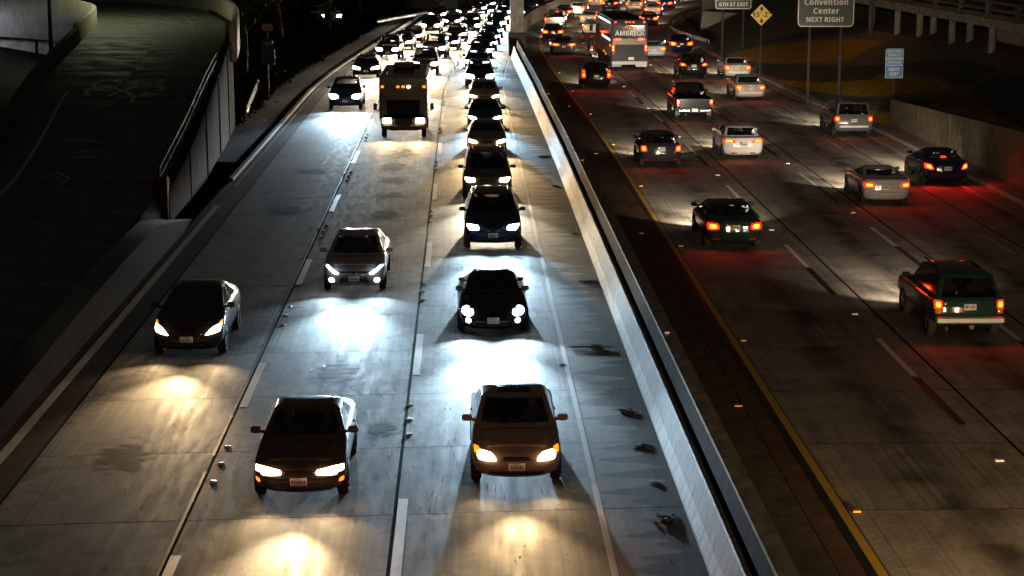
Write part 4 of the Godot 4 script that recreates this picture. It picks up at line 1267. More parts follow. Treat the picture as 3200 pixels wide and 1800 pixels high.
	obj("post", bevmesh(Vector3(0, 4.5, 0), Vector3(0.75, 9.0, 0.6), 0.05), M.brown_dark, bp)
	var lm := thing("wall_lamp", "shaded lamp lighting the underpass wall", "lamp", Vector3(-31.0, 4.3, -115.5))
	obj("lamp_shade", bevmesh(Vector3(0, 0.1, -0.1), Vector3(0.4, 0.12, 0.4), 0.02), M.dull_steel, lm)
	obj("bulb", boxmesh(Vector3(0, 0.0, -0.1), Vector3(0.26, 0.05, 0.26)), M.head_cool, lm)
	obj("bracket", tubemesh(Vector3(0, 0.15, -3.2), Vector3(0, 0.15, -0.1), 0.03, 0.03, 6), M.dull_steel, lm)
	var l := OmniLight3D.new(); l.name = "wall_lamp_light"; l.position = Vector3(0, -0.12, -0.1); l.light_energy = 14.0; l.light_color = Color(0.85, 0.9, 1.0); l.light_size = 0.12; l.omni_range = 30.0; l.shadow_enabled = true
	lm.add_child(l)

var ramp_prof := []
func ramp_y(s: float) -> float:
	if ramp_prof.is_empty():
		for p in ramp_line(1):
			if ramp_prof.is_empty() or -p.z > ramp_prof[-1].x: ramp_prof.append(Vector2(-p.z, p.y))
	return ip(ramp_prof, s)

func ramp_height(s: float) -> float:
	return ip([Vector2(10, 0.10), Vector2(40, 0.25), Vector2(58, 0.55), Vector2(70, 0.95), Vector2(78, 1.9), Vector2(86, 3.1), Vector2(93, 3.95), Vector2(100, 4.6), Vector2(108, 4.95), Vector2(117, 5.15), Vector2(130, 5.4)], s)

func street_lamp(at: Vector3, h: float, reach: Vector3, col: Color, e: float, label: String, cone := 70.0) -> void:
	var t := thing("street_lamp", label, "street lamp", at)
	obj("pole", tubemesh(Vector3.ZERO, Vector3(0, h, 0), 0.12, 0.07, 10), M.dull_steel, t)
	obj("arm", tubemesh(Vector3(0, h - 0.05, 0), Vector3(reach.x, h + 0.25, reach.z), 0.05, 0.04, 8), M.dull_steel, t)
	var p := Vector3(reach.x, h + 0.2, reach.z)
	obj("lamp_head", bevmesh(p + Vector3(0, 0.06, 0), Vector3(0.7, 0.16, 0.4), 0.05), M.dull_steel, t)
	var m := glow("lamp_glow_%d" % M.size(), col, 6.0)
	obj("lamp_lens", boxmesh(p + Vector3(0, -0.05, 0), Vector3(0.5, 0.05, 0.3)), m, t)
	var l := SpotLight3D.new(); l.name = "street_light"; l.position = p + Vector3(0, -0.14, 0); l.rotation_degrees = Vector3(-90, 0, 0)
	l.spot_angle = cone; l.spot_angle_attenuation = 1.0; l.spot_range = 90.0; l.light_energy = e; l.light_color = col; l.light_size = 0.25; l.shadow_enabled = true
	t.add_child(l)

# ---------------------------------------------------------------- right-hand slope, wall, viaduct
func right_base(s: float) -> float:
	return ip([Vector2(0, 21.2), Vector2(98, 21.0), Vector2(110, 20.4), Vector2(130, 20.1), Vector2(160, 19.6), Vector2(200, 21.6), Vector2(330, 58.0)], s)

func mural(px: float, py: float) -> int:
	# px along (s), py up the slope 0..1: broad painted bands that swing up to the left like waves
	return 0

func slope_point(s: float, h: float) -> Vector3:
	return Vector3(right_base(s) + 0.35 + h * 1.9 + maxf(0.0, 98.0 - s) * 0.0, h + 0.12, -s)

func build_right() -> void:
	# paved slope
	var rows := []
	for i in 40:
		var s := 30.0 + i * 4.6
		var row := []
		for j in 8:
			var h := j * 0.62
			row.append(slope_point(s, h))
		rows.append(row)
	var st := S()
	for i in rows.size() - 1:
		for j in 7:
			quad(st, rows[i][j], rows[i][j + 1], rows[i + 1][j + 1], rows[i + 1][j], Vector3(-1, 1.9, 0), Vector2(i, j), Vector2(i, j + 1), Vector2(i + 1, j + 1), Vector2(i + 1, j))
	struct("slope_paving", done(st), M.slope_concrete).set_meta("label", "paved slope with painted ochre waves right of the road")
	var sp := get_child(get_child_count() - 1)
	# painted waves: each a leaf that starts as a point at the kerb and swings up and away
	var leaf := func(pts: Array, m: Material) -> void:
		var la := []; var lb := []
		var ca := Curve2D.new(); var cb := Curve2D.new()
		for p in pts:
			ca.add_point(Vector2(p[0], p[1])); cb.add_point(Vector2(p[0], p[2]))
		for k in pts.size():
			var tn := (ca.get_point_position(mini(k + 1, pts.size() - 1)) - ca.get_point_position(maxi(k - 1, 0))) / 6.0
			ca.set_point_in(k, -tn); ca.set_point_out(k, tn)
			tn = (cb.get_point_position(mini(k + 1, pts.size() - 1)) - cb.get_point_position(maxi(k - 1, 0))) / 6.0
			cb.set_point_in(k, -tn); cb.set_point_out(k, tn)
		var up := Vector3(-1, 1.9, 0).normalized() * 0.012
		for k in pts.size() - 1:
			for q in 6:
				var a := ca.sample(k, q / 6.0); var b := cb.sample(k, q / 6.0)
				la.append(slope_point(a.x, a.y) + up); lb.append(slope_point(b.x, b.y) + up)
		obj("painted_wave", sheet(la, lb, 4.0, 1.0, up), m, sp)
	leaf.call([[152, 0.02, 0.06], [148, 0.10, 0.75], [142, 0.25, 1.5], [136, 0.55, 2.1], [131, 0.95, 2.5], [126, 1.4, 2.8], [121, 1.9, 2.95]], M.paint_ochre)
	leaf.call([[150, 0.75, 0.95], [145, 1.4, 1.9], [140, 2.0, 2.7], [134, 2.6, 3.5], [128, 3.0, 4.0]], M.paint_slate)
	leaf.call([[149, 0.02, 0.05], [143, 0.03, 0.20], [137, 0.05, 0.45], [131, 0.1, 0.8], [124, 0.3, 1.3], [117, 0.8, 1.8], [111, 1.5, 2.2]], M.paint_slate)
	leaf.call([[126, 0.02, 0.05], [122, 0.10, 0.55], [117, 0.25, 1.25], [112, 0.5, 1.65], [107, 0.9, 1.95], [103, 1.3, 2.05], [99, 1.8, 2.0]], M.paint_ochre)
	leaf.call([[124, 0.02, 0.04], [118, 0.03, 0.2], [112, 0.05, 0.45], [106, 0.25, 0.85], [101, 0.65, 1.25], [96, 1.2, 1.75]], M.paint_slate)
	leaf.call([[104, 0.05, 0.10], [100, 0.10, 0.75], [96, 0.25, 1.3], [91, 0.45, 1.55], [86, 0.7, 1.6], [80, 1.0, 1.35]], M.paint_ochre)
	leaf.call([[112, 1.9, 2.3], [105, 2.2, 3.0], [98, 2.05, 3.0], [90, 1.7, 2.9], [82, 1.5, 2.8], [70, 1.3, 2.6]], M.paint_slate)
	# kerb along the foot of the slope
	var kp := []
	for i in 34: kp.append(Vector3(right_base(24.0 + i * 4.2) + 0.1, 0, -(24.0 + i * 4.2)))
	var kb := thing("kerb", "rough concrete kerb along the foot of the painted slope", "kerb")
	kb.set_meta("kind", "structure")
	obj("kerb", sweep(kp, [Vector2(-0.15, -0.1), Vector2(0.35, -0.1), Vector2(0.35, 0.2), Vector2(-0.1, 0.16)], true, true), M.concrete, kb)
	# retaining wall
	var wl := thing("retaining_wall", "tall bare concrete retaining wall at the right edge, in panels", "wall")
	for i in 14:
		var s := 99.0 - i * 6.2
		var h0 := lerpf(1.55, 2.6, clampf((99.0 - s) / 28.0, 0, 1)); var h1 := lerpf(1.55, 2.6, clampf((99.0 - s + 6.18) / 28.0, 0, 1))
		var t := S(true)
		var x := 21.75
		var p := [Vector3(x, -0.1, -s), Vector3(x, -0.1, -(s - 6.15)), Vector3(x + 0.03, h1, -(s - 6.15)), Vector3(x + 0.03, h0, -s)]
		quad(t, p[0], p[1], p[2], p[3], Vector3.LEFT)
		var o := Vector3(0.35, 0, 0)
		quad(t, p[3], p[2], p[2] + o, p[3] + o, Vector3.UP)
		quad(t, p[0], p[3], p[3] + o, p[0] + o, Vector3.FORWARD)
		quad(t, p[1], p[2], p[2] + o, p[1] + o, Vector3.BACK)
		obj("panel", done(t), M.wall_concrete, wl)
	# drifted dirt at the wall foot
	obj("gutter", sweep([Vector3(21.35, 0, -12), Vector3(21.35, 0, -100)], [Vector2(-0.12, -0.05), Vector2(0.38, -0.05), Vector2(0.38, 0.08), Vector2(-0.12, 0.0)], true, true), M.asphalt, kb)
	# viaduct with columns
	var v := thing("viaduct", "dark concrete viaduct on round columns above the slope", "bridge")
	var bases := [[26.9, 128.9], [27.05, 121.9], [27.4, 117.4], [27.9, 116.0], [27.6, 110.3], [28.1, 108.3], [27.9, 102.9], [27.9, 95.5], [28.0, 88.0], [26.5, 138.0]]
	for b in bases:
		obj("column", tubemesh(Vector3(b[0], slope_point(b[1], 3.0).y - 0.6, -b[1]), Vector3(b[0], 6.1, -b[1]), 0.20, 0.20, 14), M.concrete, v)
	var path := []
	for e in [[28.4, 60], [28.2, 80], [28.0, 96], [27.8, 104], [27.5, 112], [27.2, 120], [26.9, 128], [26.6, 138], [26.2, 150]]: path.append(Vector3(e[0], 5.05, -e[1]))
	obj("beam", sweep(path, [Vector2(-0.5, 0.0), Vector2(6.0, 0.0), Vector2(6.0, 0.5), Vector2(-0.5, 0.5)], true, true), M.concrete, v)
	obj("deck_edge", sweep(path, [Vector2(-0.85, 0.52), Vector2(6.4, 0.52), Vector2(6.4, 0.78), Vector2(-0.85, 0.78)], true, true), M.concrete_dark, v)
	obj("rail", sweep(path, [Vector2(-0.8, 1.28), Vector2(-0.65, 1.28), Vector2(-0.65, 1.42), Vector2(-0.8, 1.42)], true, true), M.concrete_dark, v)
	obj("rail", sweep(path, [Vector2(-0.8, 0.9), Vector2(-0.65, 0.9), Vector2(-0.65, 1.05), Vector2(-0.8, 1.05)], true, true), M.concrete_dark, v)
	for i in 14:
		var s := 66.0 + i * 5.0
		var x := ip([Vector2(60, 28.4), Vector2(96, 28.0), Vector2(120, 27.2), Vector2(150, 26.2)], s)
		obj("rail_post", bevmesh(Vector3(x - 0.72, 6.0, -s), Vector3(0.28, 0.95, 0.35), 0.02), M.concrete_dark, v)
	obj("far_parapet", sweep(path, [Vector2(5.6, 0.78), Vector2(5.9, 0.78), Vector2(5.9, 1.9), Vector2(5.6, 1.9)], true, true), M.concrete, v)
	var ab := thing("abutment_block", "square concrete bearing block under the viaduct, far right", "block", Vector3(28.2, 4.72, -97.6))
	obj("block", bevmesh(Vector3(0, 0, 0), Vector3(1.4, 0.64, 6.0), 0.04), M.concrete, ab)
	# a far bank behind the columns
	var bw := thing("back_wall", "dark wall in the gloom behind the viaduct columns", "wall", Vector3(36.0, 3.0, -100.0))
	obj("wall", boxmesh(Vector3(0, 0.5, 0), Vector3(0.6, 9.0, 150.0)), M.earth, bw)
	# bridge pier on the right with its sloped foot and guard rail
	var pr := thing("bridge_pier", "broad dark bridge pier right of the far traffic", "pier", Vector3(23.4, 0, -183.0))
	obj("shaft", bevmesh(Vector3(0, 6.0, 0), Vector3(2.5, 12.0, 1.6), 0.1), M.concrete_dark, pr)
	obj("buttress", bevmesh(Vector3(1.9, 5.6, 1.5), Vector3(2.2, 12.0, 1.4), 0.1), M.concrete_dark, pr)
	obj("placard", boxmesh(Vector3(0.05, 5.0, 0.82), Vector3(1.0, 0.55, 0.03)), M.placard, pr)
	obj("placard_stripe", boxmesh(Vector3(-0.40, 5.0, 0.84), Vector3(0.12, 0.5, 0.03)), M.placard_red, pr)
	var ft := S(true)
	var q := [Vector3(-1.9, 0.0, 4.0), Vector3(3.0, 0.0, 9.0), Vector3(3.0, 2.2, 8.0), Vector3(-1.4, 2.2, 2.6)]
	quad(ft, q[0], q[1], q[2], q[3], Vector3(-0.5, 0.5, 1)); quad(ft, q[3], q[2], Vector3(3.0, 2.2, 1.0), Vector3(-1.0, 2.2, 0.9), Vector3.UP); quad(ft, q[0], q[3], Vector3(-1.0, 2.2, 0.9), Vector3(-1.6, 0, 0.9), Vector3.LEFT)
	obj("sloped_foot", done(ft), M.concrete, pr)
	guard_rail([Vector3(20.3, 0, -162), Vector3(19.3, 0, -176), Vector3(19.6, 0, -186), Vector3(20.9, 0, -197), Vector3(23.3, 0, -210), Vector3(27.5, 0, -226)], "pale guard rail curving round the foot of the pier", true)

func guard_rail(path: Array, label: String, smooth := false) -> void:
	var t := thing("guard_rail", label, "guard rail")
	var pts := path
	if smooth:
		var cu := Curve3D.new()
		for k in path.size():
			var tn: Vector3 = (path[mini(k + 1, path.size() - 1)] - path[maxi(k - 1, 0)]) / 6.0
			cu.add_point(path[k], -tn, tn)
		pts = []
		for k in path.size() - 1:
			for j in 4: pts.append(cu.sample(k, j / 4.0))
		pts.append(path[-1])
	obj("beam", sweep(pts, [Vector2(-0.03, 0.44), Vector2(0.05, 0.47), Vector2(-0.02, 0.56), Vector2(-0.02, 0.60), Vector2(0.05, 0.68), Vector2(-0.03, 0.75), Vector2(-0.06, 0.72), Vector2(-0.06, 0.47)], true, true), M.rail_steel, t)
	for i in range(0, pts.size(), 1 if pts.size() < 9 else 2):
		obj("post", bevmesh(pts[i] + Vector3(-0.14, 0.33, 0), Vector3(0.14, 0.7, 0.16), 0.01), M.wood_post, t)

func label_text(parent: Node, called: String, text: String, at: Vector3, size: float, m: Material, bold := 700, italic := false, stretch := 1.0) -> void:
	var f := SystemFont.new()
	f.font_names = PackedStringArray(["Droid Sans"]); f.font_weight = bold; f.font_italic = italic
	var t := TextMesh.new()
	t.text = text; t.font = f; t.font_size = 32; t.pixel_size = size / 32.0; t.depth = 0.012
	t.horizontal_alignment = HORIZONTAL_ALIGNMENT_CENTER
	var o := obj(called, t, m, parent)
	o.position = at
	o.scale.x = stretch

func board(parent: Node, w: float, h: float, m: Material, border: Material, y: float, r := 0.14) -> void:
	var outline := func(ins: float) -> PackedVector2Array:
		var o := PackedVector2Array()
		for c in [[1, 1, 0.0], [-1, 1, 90.0], [-1, -1, 180.0], [1, -1, 270.0]]:
			for k in 6:
				var a: float = deg_to_rad(c[2] + k * 18.0)
				o.append(Vector2(c[0] * (w * 0.5 - r) + cos(a) * (r - ins), y + c[1] * (h * 0.5 - r) + sin(a) * (r - ins)))
		return o
	for k in 2:
		var poly: PackedVector2Array = outline.call(0.0 if k == 0 else minf(0.05, r * 0.4))
		var st := S(true)
		var z: float = 0.0 if k == 0 else 0.006
		var idx := Geometry2D.triangulate_polygon(poly)
		for i in range(0, idx.size(), 3):
			tri(st, Vector3(poly[idx[i]].x, poly[idx[i]].y, z), Vector3(poly[idx[i + 1]].x, poly[idx[i + 1]].y, z), Vector3(poly[idx[i + 2]].x, poly[idx[i + 2]].y, z), Vector3.BACK)
		if k == 0:
			for i in poly.size():
				var a := poly[i]; var b := poly[(i + 1) % poly.size()]
				quad(st, Vector3(a.x, a.y, 0), Vector3(b.x, b.y, 0), Vector3(b.x, b.y, -0.03), Vector3(a.x, a.y, -0.03), Vector3((a.x + b.x) * 0.5, (a.y + b.y) * 0.5 - y, 0))
		obj("border" if k == 0 else "panel", done(st), border if k == 0 else m, parent)

func build_signs() -> void:
	var g := thing("guide_sign", "large dark green guide sign reading Convention Center NEXT RIGHT", "road sign", Vector3(20.72, 0, -112.0))
	board(g, 3.22, 2.62, M.sign_green, M.sign_white, 5.83, 0.26)
	label_text(g, "lettering", "Convention", Vector3(0, 5.92, 0.015), 0.46, M.sign_white, 600)
	label_text(g, "lettering", "Center", Vector3(0, 5.42, 0.015), 0.46, M.sign_white, 600)
	label_text(g, "lettering", "NEXT RIGHT", Vector3(-0.05, 4.93, 0.015), 0.38, M.sign_white, 700)
	for x in [-0.9, 0.9]: obj("post", tubemesh(Vector3(x, 0.0, -0.12), Vector3(x, 7.0, -0.12), 0.09, 0.08, 8), M.wood_post, g)
	var l := thing("guide_sign", "green guide sign reading LAW SCHOOL 6TH ST EXIT, cut by the top edge", "road sign", Vector3(20.62, 0, -150.0))
	board(l, 2.75, 2.3, M.sign_green, M.sign_white, 4.95, 0.2)
	label_text(l, "lettering", "LAW SCHOOL", Vector3(0, 4.62, 0.015), 0.46, M.sign_white, 700)
	label_text(l, "lettering", "6TH ST EXIT", Vector3(0, 4.15, 0.015), 0.40, M.sign_white, 700)
	for x in [-0.8, 0.8]: obj("post", tubemesh(Vector3(x, 0.0, -0.12), Vector3(x, 6.1, -0.12), 0.09, 0.08, 8), M.wood_post, l)
	var y := thing("clearance_sign", "yellow diamond clearance sign reading 15'-2\"", "road sign", Vector3(19.45, 0, -128.0))
	var dn := Node3D.new(); dn.name = "diamond"; y.add_child(dn); dn.position = Vector3(0, 4.42, 0)
	var st := S(true)
	var c := 0.71
	for z in [[0.0, c, M.black_paint, "border"], [0.006, c - 0.05, M.sign_yellow, "panel"]]:
		var s2 := S(true)
		var k: float = z[1]
		quad(s2, Vector3(0, -k, z[0]), Vector3(k, 0, z[0]), Vector3(0, k, z[0]), Vector3(-k, 0, z[0]), Vector3.BACK)
		if z[0] == 0.0: quad(s2, Vector3(0, -k, -0.02), Vector3(k, 0, -0.02), Vector3(0, k, -0.02), Vector3(-k, 0, -0.02), Vector3.FORWARD)
		obj(z[3], done(s2), M.sign_yellow, dn)
	label_text(dn, "lettering", "15'-2\"", Vector3(0.02, 0.02, 0.014), 0.46, M.black_paint, 700)
	for s in [1.0, -1.0]:
		var ar := S(true)
		tri(ar, Vector3(-0.16, s * 0.36, 0.014), Vector3(0.16, s * 0.36, 0.014), Vector3(0, s * 0.56, 0.014), Vector3.BACK)
		quad(ar, Vector3(-0.06, s * 0.24, 0.014), Vector3(0.06, s * 0.24, 0.014), Vector3(0.06, s * 0.36, 0.014), Vector3(-0.06, s * 0.36, 0.014), Vector3.BACK)
		obj("arrow", done(ar), M.black_paint, dn)
	obj("post", tubemesh(Vector3(0, 0.0, -0.07), Vector3(0, 5.0, -0.07), 0.06, 0.06, 8), M.wood_post, y)
	var e := thing("charging_sign", "blue and white sign reading ELECTRIC VEHICLE CHARGING STATION NEXT EXIT", "road sign", Vector3(22.15, 0, -100.2))
	board(e, 0.92, 0.84, M.sign_blue, M.sign_white, 3.62, 0.05)
	var n2 := Node3D.new(); n2.name = "next_exit_board"; e.add_child(n2)
	board(n2, 0.92, 0.66, M.sign_blue, M.sign_white, 2.86, 0.05)
	for k in 4: label_text(e, "lettering", ["ELECTRIC", "VEHICLE", "CHARGING", "STATION"][k], Vector3(0, 3.90 - k * 0.185, 0.014), 0.19, M.sign_white, 600, false, 0.92)
	label_text(n2, "lettering", "NEXT", Vector3(0, 2.98, 0.014), 0.23, M.sign_white, 600)
	label_text(n2, "lettering", "EXIT", Vector3(0, 2.74, 0.014), 0.23, M.sign_white, 600)
	obj("post", tubemesh(Vector3(0, 0.2, -0.07), Vector3(0, 4.0, -0.07), 0.05, 0.05, 8), M.wood_post, e)
	# signs among the trees on the left
	var h := thing("route_sign", "unlit blue sign under a small arrow plate on a thin post, left verge", "road sign", Vector3(-11.6, 0.1, -116.0))
	board(h, 0.82, 1.0, M.sign_navy, M.sign_navy, 2.55, 0.06)
	var a1 := Node3D.new(); a1.name = "arrow_plate"; h.add_child(a1)
	board(a1, 0.62, 0.28, M.sign_pink, M.sign_pink, 3.28, 0.03)
	var a2 := Node3D.new(); a2.name = "shield_plate"; h.add_child(a2)
	board(a2, 0.6, 0.42, M.sign_pink, M.sign_pink, 4.2, 0.05)
	obj("post", tubemesh(Vector3(0, -0.2, -0.05), Vector3(0, 4.3, -0.05), 0.04, 0.04, 6), M.dull_steel, h)
	guard_rail([Vector3(-11.5, 0.05, -103.4), Vector3(-11.9, 0.05, -109), Vector3(-12.3, 0.08, -115), Vector3(-12.7, 0.1, -121)], "short bright guard rail beyond the end of the ramp wall")
	guard_rail([Vector3(-8.4, 0.1, -192), Vector3(-6.8, 0.1, -199), Vector3(-5.2, 0.1, -205), Vector3(-3.9, 0.1, -211)], "lit guard rail on the left of the far oncoming lanes")
	guard_rail([Vector3(-2.9, 0.1, -232), Vector3(-1.0, 0.1, -240), Vector3(0.4, 0.1, -246)], "farthest lit guard rail beside the concrete abutment")

func build_far() -> void:
	var ab := thing("bridge_abutment", "bright concrete abutment lit by headlights at the top edge", "abutment", Vector3(-4.2, 0, -236.0), 0.25)
	obj("wall", bevmesh(Vector3(0, 3.4, 0), Vector3(5.2, 7.2, 1.0), 0.06), M.concrete_pale, ab)
	obj("ledge", bevmesh(Vector3(0.3, 0.7, 0.9), Vector3(5.6, 1.4, 1.4), 0.08), M.concrete_pale, ab)
	var fw := thing("far_wall", "low pale retaining wall behind the far oncoming cars", "wall", Vector3(3.0, 0, -252.0), 0.12)
	obj("wall", boxmesh(Vector3(0, 0.8, 0), Vector3(9.0, 2.0, 0.5)), M.concrete_pale, fw)
	var fb := thing("far_bank", "dark planted bank closing the view at the top", "bank", Vector3(6.0, 0, -275.0))
	fb.set_meta("kind", "structure")
	obj("bank", boxmesh(Vector3(-2, 3.0, 0), Vector3(34.0, 8.0, 3.0)), M.earth, fb)
	# trees on the left bank
	var kinds := []
	for v in 3:
		var st := S(true)
		var r := RandomNumberGenerator.new(); r.seed = 40 + v
		for i in 1500:
			var lobe := r.randi() % 7
			var lc := Vector3(sin(lobe * 2.4 + v) * 1.5, 4.2 + 0.55 * lobe + sin(lobe * 1.7 + v) * 0.7, cos(lobe * 2.4 + v * 2) * 1.5)
			var dir := Vector3(r.randfn(), r.randfn() * 0.8, r.randfn()).normalized()
			var p := lc + dir * (1.0 + 0.75 * r.randf())
			var b := Basis.from_euler(Vector3(r.randf() * TAU, r.randf() * TAU, r.randf() * TAU))
			var sz := r.randf_range(0.10, 0.24)
			quad(st, p + b * Vector3(-sz, 0, 0), p + b * Vector3(0, 0, -sz * 0.5), p + b * Vector3(sz, 0, 0), p + b * Vector3(0, 0, sz * 0.5), b.y)
		var tr := S()
		tube(tr, Vector3.ZERO, Vector3(0.15, 2.4, 0.1), 0.34, 0.24, 10)
		tube(tr, Vector3(0.15, 2.4, 0.1), Vector3(-0.2, 4.6, 0.3), 0.24, 0.14, 8)
		for k in 6:
			var a := k * 1.05 + v
			tube(tr, Vector3(0.1 - 0.05 * k, 2.4 + k * 0.4, 0.1), Vector3(cos(a) * 1.9, 4.4 + k * 0.6, sin(a) * 1.9), 0.11, 0.04, 6, false)
		kinds.append([done(st), done(tr)])
	var spots := [[-14.5, 128, 1.15, "dark tree behind the route sign, nearest the ramp"], [-18.0, 142, 1.3, "dark leafy tree second from the ramp"], [-14.8, 158, 1.2, "dark tree with a thick reddish trunk beside the white van"], [-20.5, 165, 1.4, "tall dark tree behind the white van"], [-12.3, 176, 1.2, "dark tree right of the white van"], [-11.0, 205, 1.25, "dark tree behind the lit guard rail"], [-9.0, 226, 1.2, "dark tree left of the bright abutment"], [-25.0, 185, 1.6, "large dark tree far back on the bank"], [-16.8, 196, 1.5, "large dark tree between the van and the abutment"], [-22.0, 132, 1.5, "large dark tree behind the ramp bend"]]
	for k in spots.size():
		var e: Array = spots[k]
		var t := thing("tree", e[3], "tree", Vector3(e[0], maxf(0.0, (-12.0 - e[0]) * 0.17), -e[1]), k * 1.9, "trees on the left bank")
		obj("crown", kinds[k % 3][0], M.leaf, t)
		obj("trunk", kinds[k % 3][1], M.bark_red if k == 2 else M.bark, t)
		t.scale = Vector3.ONE * e[2]
	# ivy and weeds that cover the bank
	var iv := S(true)
	var ri := RandomNumberGenerator.new(); ri.seed = 303
	for i in 16:
		var p := Vector3(ri.randfn() * 0.22, 0.04 + 0.22 * ri.randf(), ri.randfn() * 0.22)
		var b := Basis.from_euler(Vector3(ri.randf_range(-1.1, 1.1), ri.randf() * TAU, ri.randf_range(-1.1, 1.1)))
		var sz := ri.randf_range(0.06, 0.13)
		quad(iv, p + b * Vector3(-sz, 0, 0), p + b * Vector3(0, 0, -sz * 0.7), p + b * Vector3(sz, 0, 0), p + b * Vector3(0, 0, sz * 0.7), b.y)
	var im := MultiMesh.new(); im.transform_format = MultiMesh.TRANSFORM_3D; im.mesh = done(iv)
	var tr := []
	for i in 12000:
		var s := 87.0 + 125.0 * pow(ri.randf(), 1.25)
		var o := 2.3 + 8.0 * pow(ri.randf(), 1.4)
		if o < 3.2 and ri.randf() < 0.45: continue
		if s < 100.0 and o < 2.6: continue
		var x := -9.72 + bend_left(s) - o
		if s < 118.0 and x < -12.4 - maxf(0.0, s - 100.0) * 0.12 and s > 92.0 and x < -11.9: 
			if x < -12.6 - (s - 100.0) * 0.14: continue
		var y := 0.12 + maxf(0.0, o - 2.48) * 0.174
		tr.append(Transform3D(Basis(Vector3.UP, ri.randf() * TAU).scaled(Vector3.ONE * ri.randf_range(0.7, 1.7)), Vector3(x, y - 0.03, -s)))
	im.instance_count = tr.size()
	for i in tr.size(): im.set_instance_transform(i, tr[i])
	var ii := MultiMeshInstance3D.new(); ii.name = "ivy"; ii.multimesh = im; ii.material_override = M.leaf
	add_child(ii, true); tag(ii, "dark ivy and weeds covering the left bank", "ivy", "", "stuff")
	# low shrubs on the verge
	var sh := S(true)
	var r := RandomNumberGenerator.new(); r.seed = 77
	for i in 420:
		var dir := Vector3(r.randfn(), absf(r.randfn()) * 0.7, r.randfn()).normalized()
		var p := dir * (0.35 + 0.4 * r.randf()) + Vector3(0, 0.1, 0)
		var b := Basis.from_euler(Vector3(r.randf() * TAU, r.randf() * TAU, r.randf() * TAU))
		var sz := r.randf_range(0.05, 0.13)
		quad(sh, p + b * Vector3(-sz, 0, 0), p + b * Vector3(0, 0, -sz * 0.6), p + b * Vector3(sz, 0, 0), p + b * Vector3(0, 0, sz * 0.6), b.y)
	var shm := done(sh)
	var tw := S()
	for k in 5: tube(tw, Vector3.ZERO, Vector3(cos(k * 1.3) * 0.4, 0.5, sin(k * 1.3) * 0.4), 0.025, 0.01, 5, false)
	var twm := done(tw)
	var ss := [[-12.9, 106, 1.0], [-13.3, 111, 1.3], [-12.8, 118, 0.9], [-13.6, 123, 1.2], [-12.6, 128, 0.8], [-14.6, 115, 1.6], [-12.0, 134, 0.9], [-12.4, 142, 1.1]]
	for k in ss.size():
		var t := thing("shrub", ["low shrub at the end of the short guard rail", "shrub left of the sign post", "small shrub right of the sign post", "shrub behind the guard rail's far end", "small shrub on the open verge", "big shrub behind the sign post", "small shrub between the verge and the first oncoming car", "farthest shrub on the verge"][k], "shrub", Vector3(ss[k][0], 0.25, -ss[k][1]), k * 2.2, "shrubs on the left verge")
		obj("foliage", shm, M.leaf, t); obj("stem", twm, M.bark, t)
		t.scale = Vector3.ONE * ss[k][2]
	# litter that glints on the verge
	var lt := S(true)
	bevel_box(lt, Vector3(0, 0.05, 0), Vector3(0.28, 0.1, 0.16), 0.03)
	var ltm := done(lt)
	var ls := [[-12.1, 112.0], [-11.7, 108.0], [-10.9, 113.5], [-11.2, 118.0], [-10.6, 103.0]]
	for k in ls.size():
		var o := obj("litter", ltm, M.marker_white)
		tag(o, ["pale scrap beside the foot of the sign post", "pale scrap left of the sign post foot", "pale scrap on the verge right of the sign", "farthest pale scrap on the verge", "pale scrap near the ramp wall corner"][k], "litter", "litter on the left verge")
		o.position = Vector3(ls[k][0], 0.12, -ls[k][1]); o.rotation.y = k * 1.1; o.scale = Vector3.ONE * (0.7 + 0.2 * (k % 3))

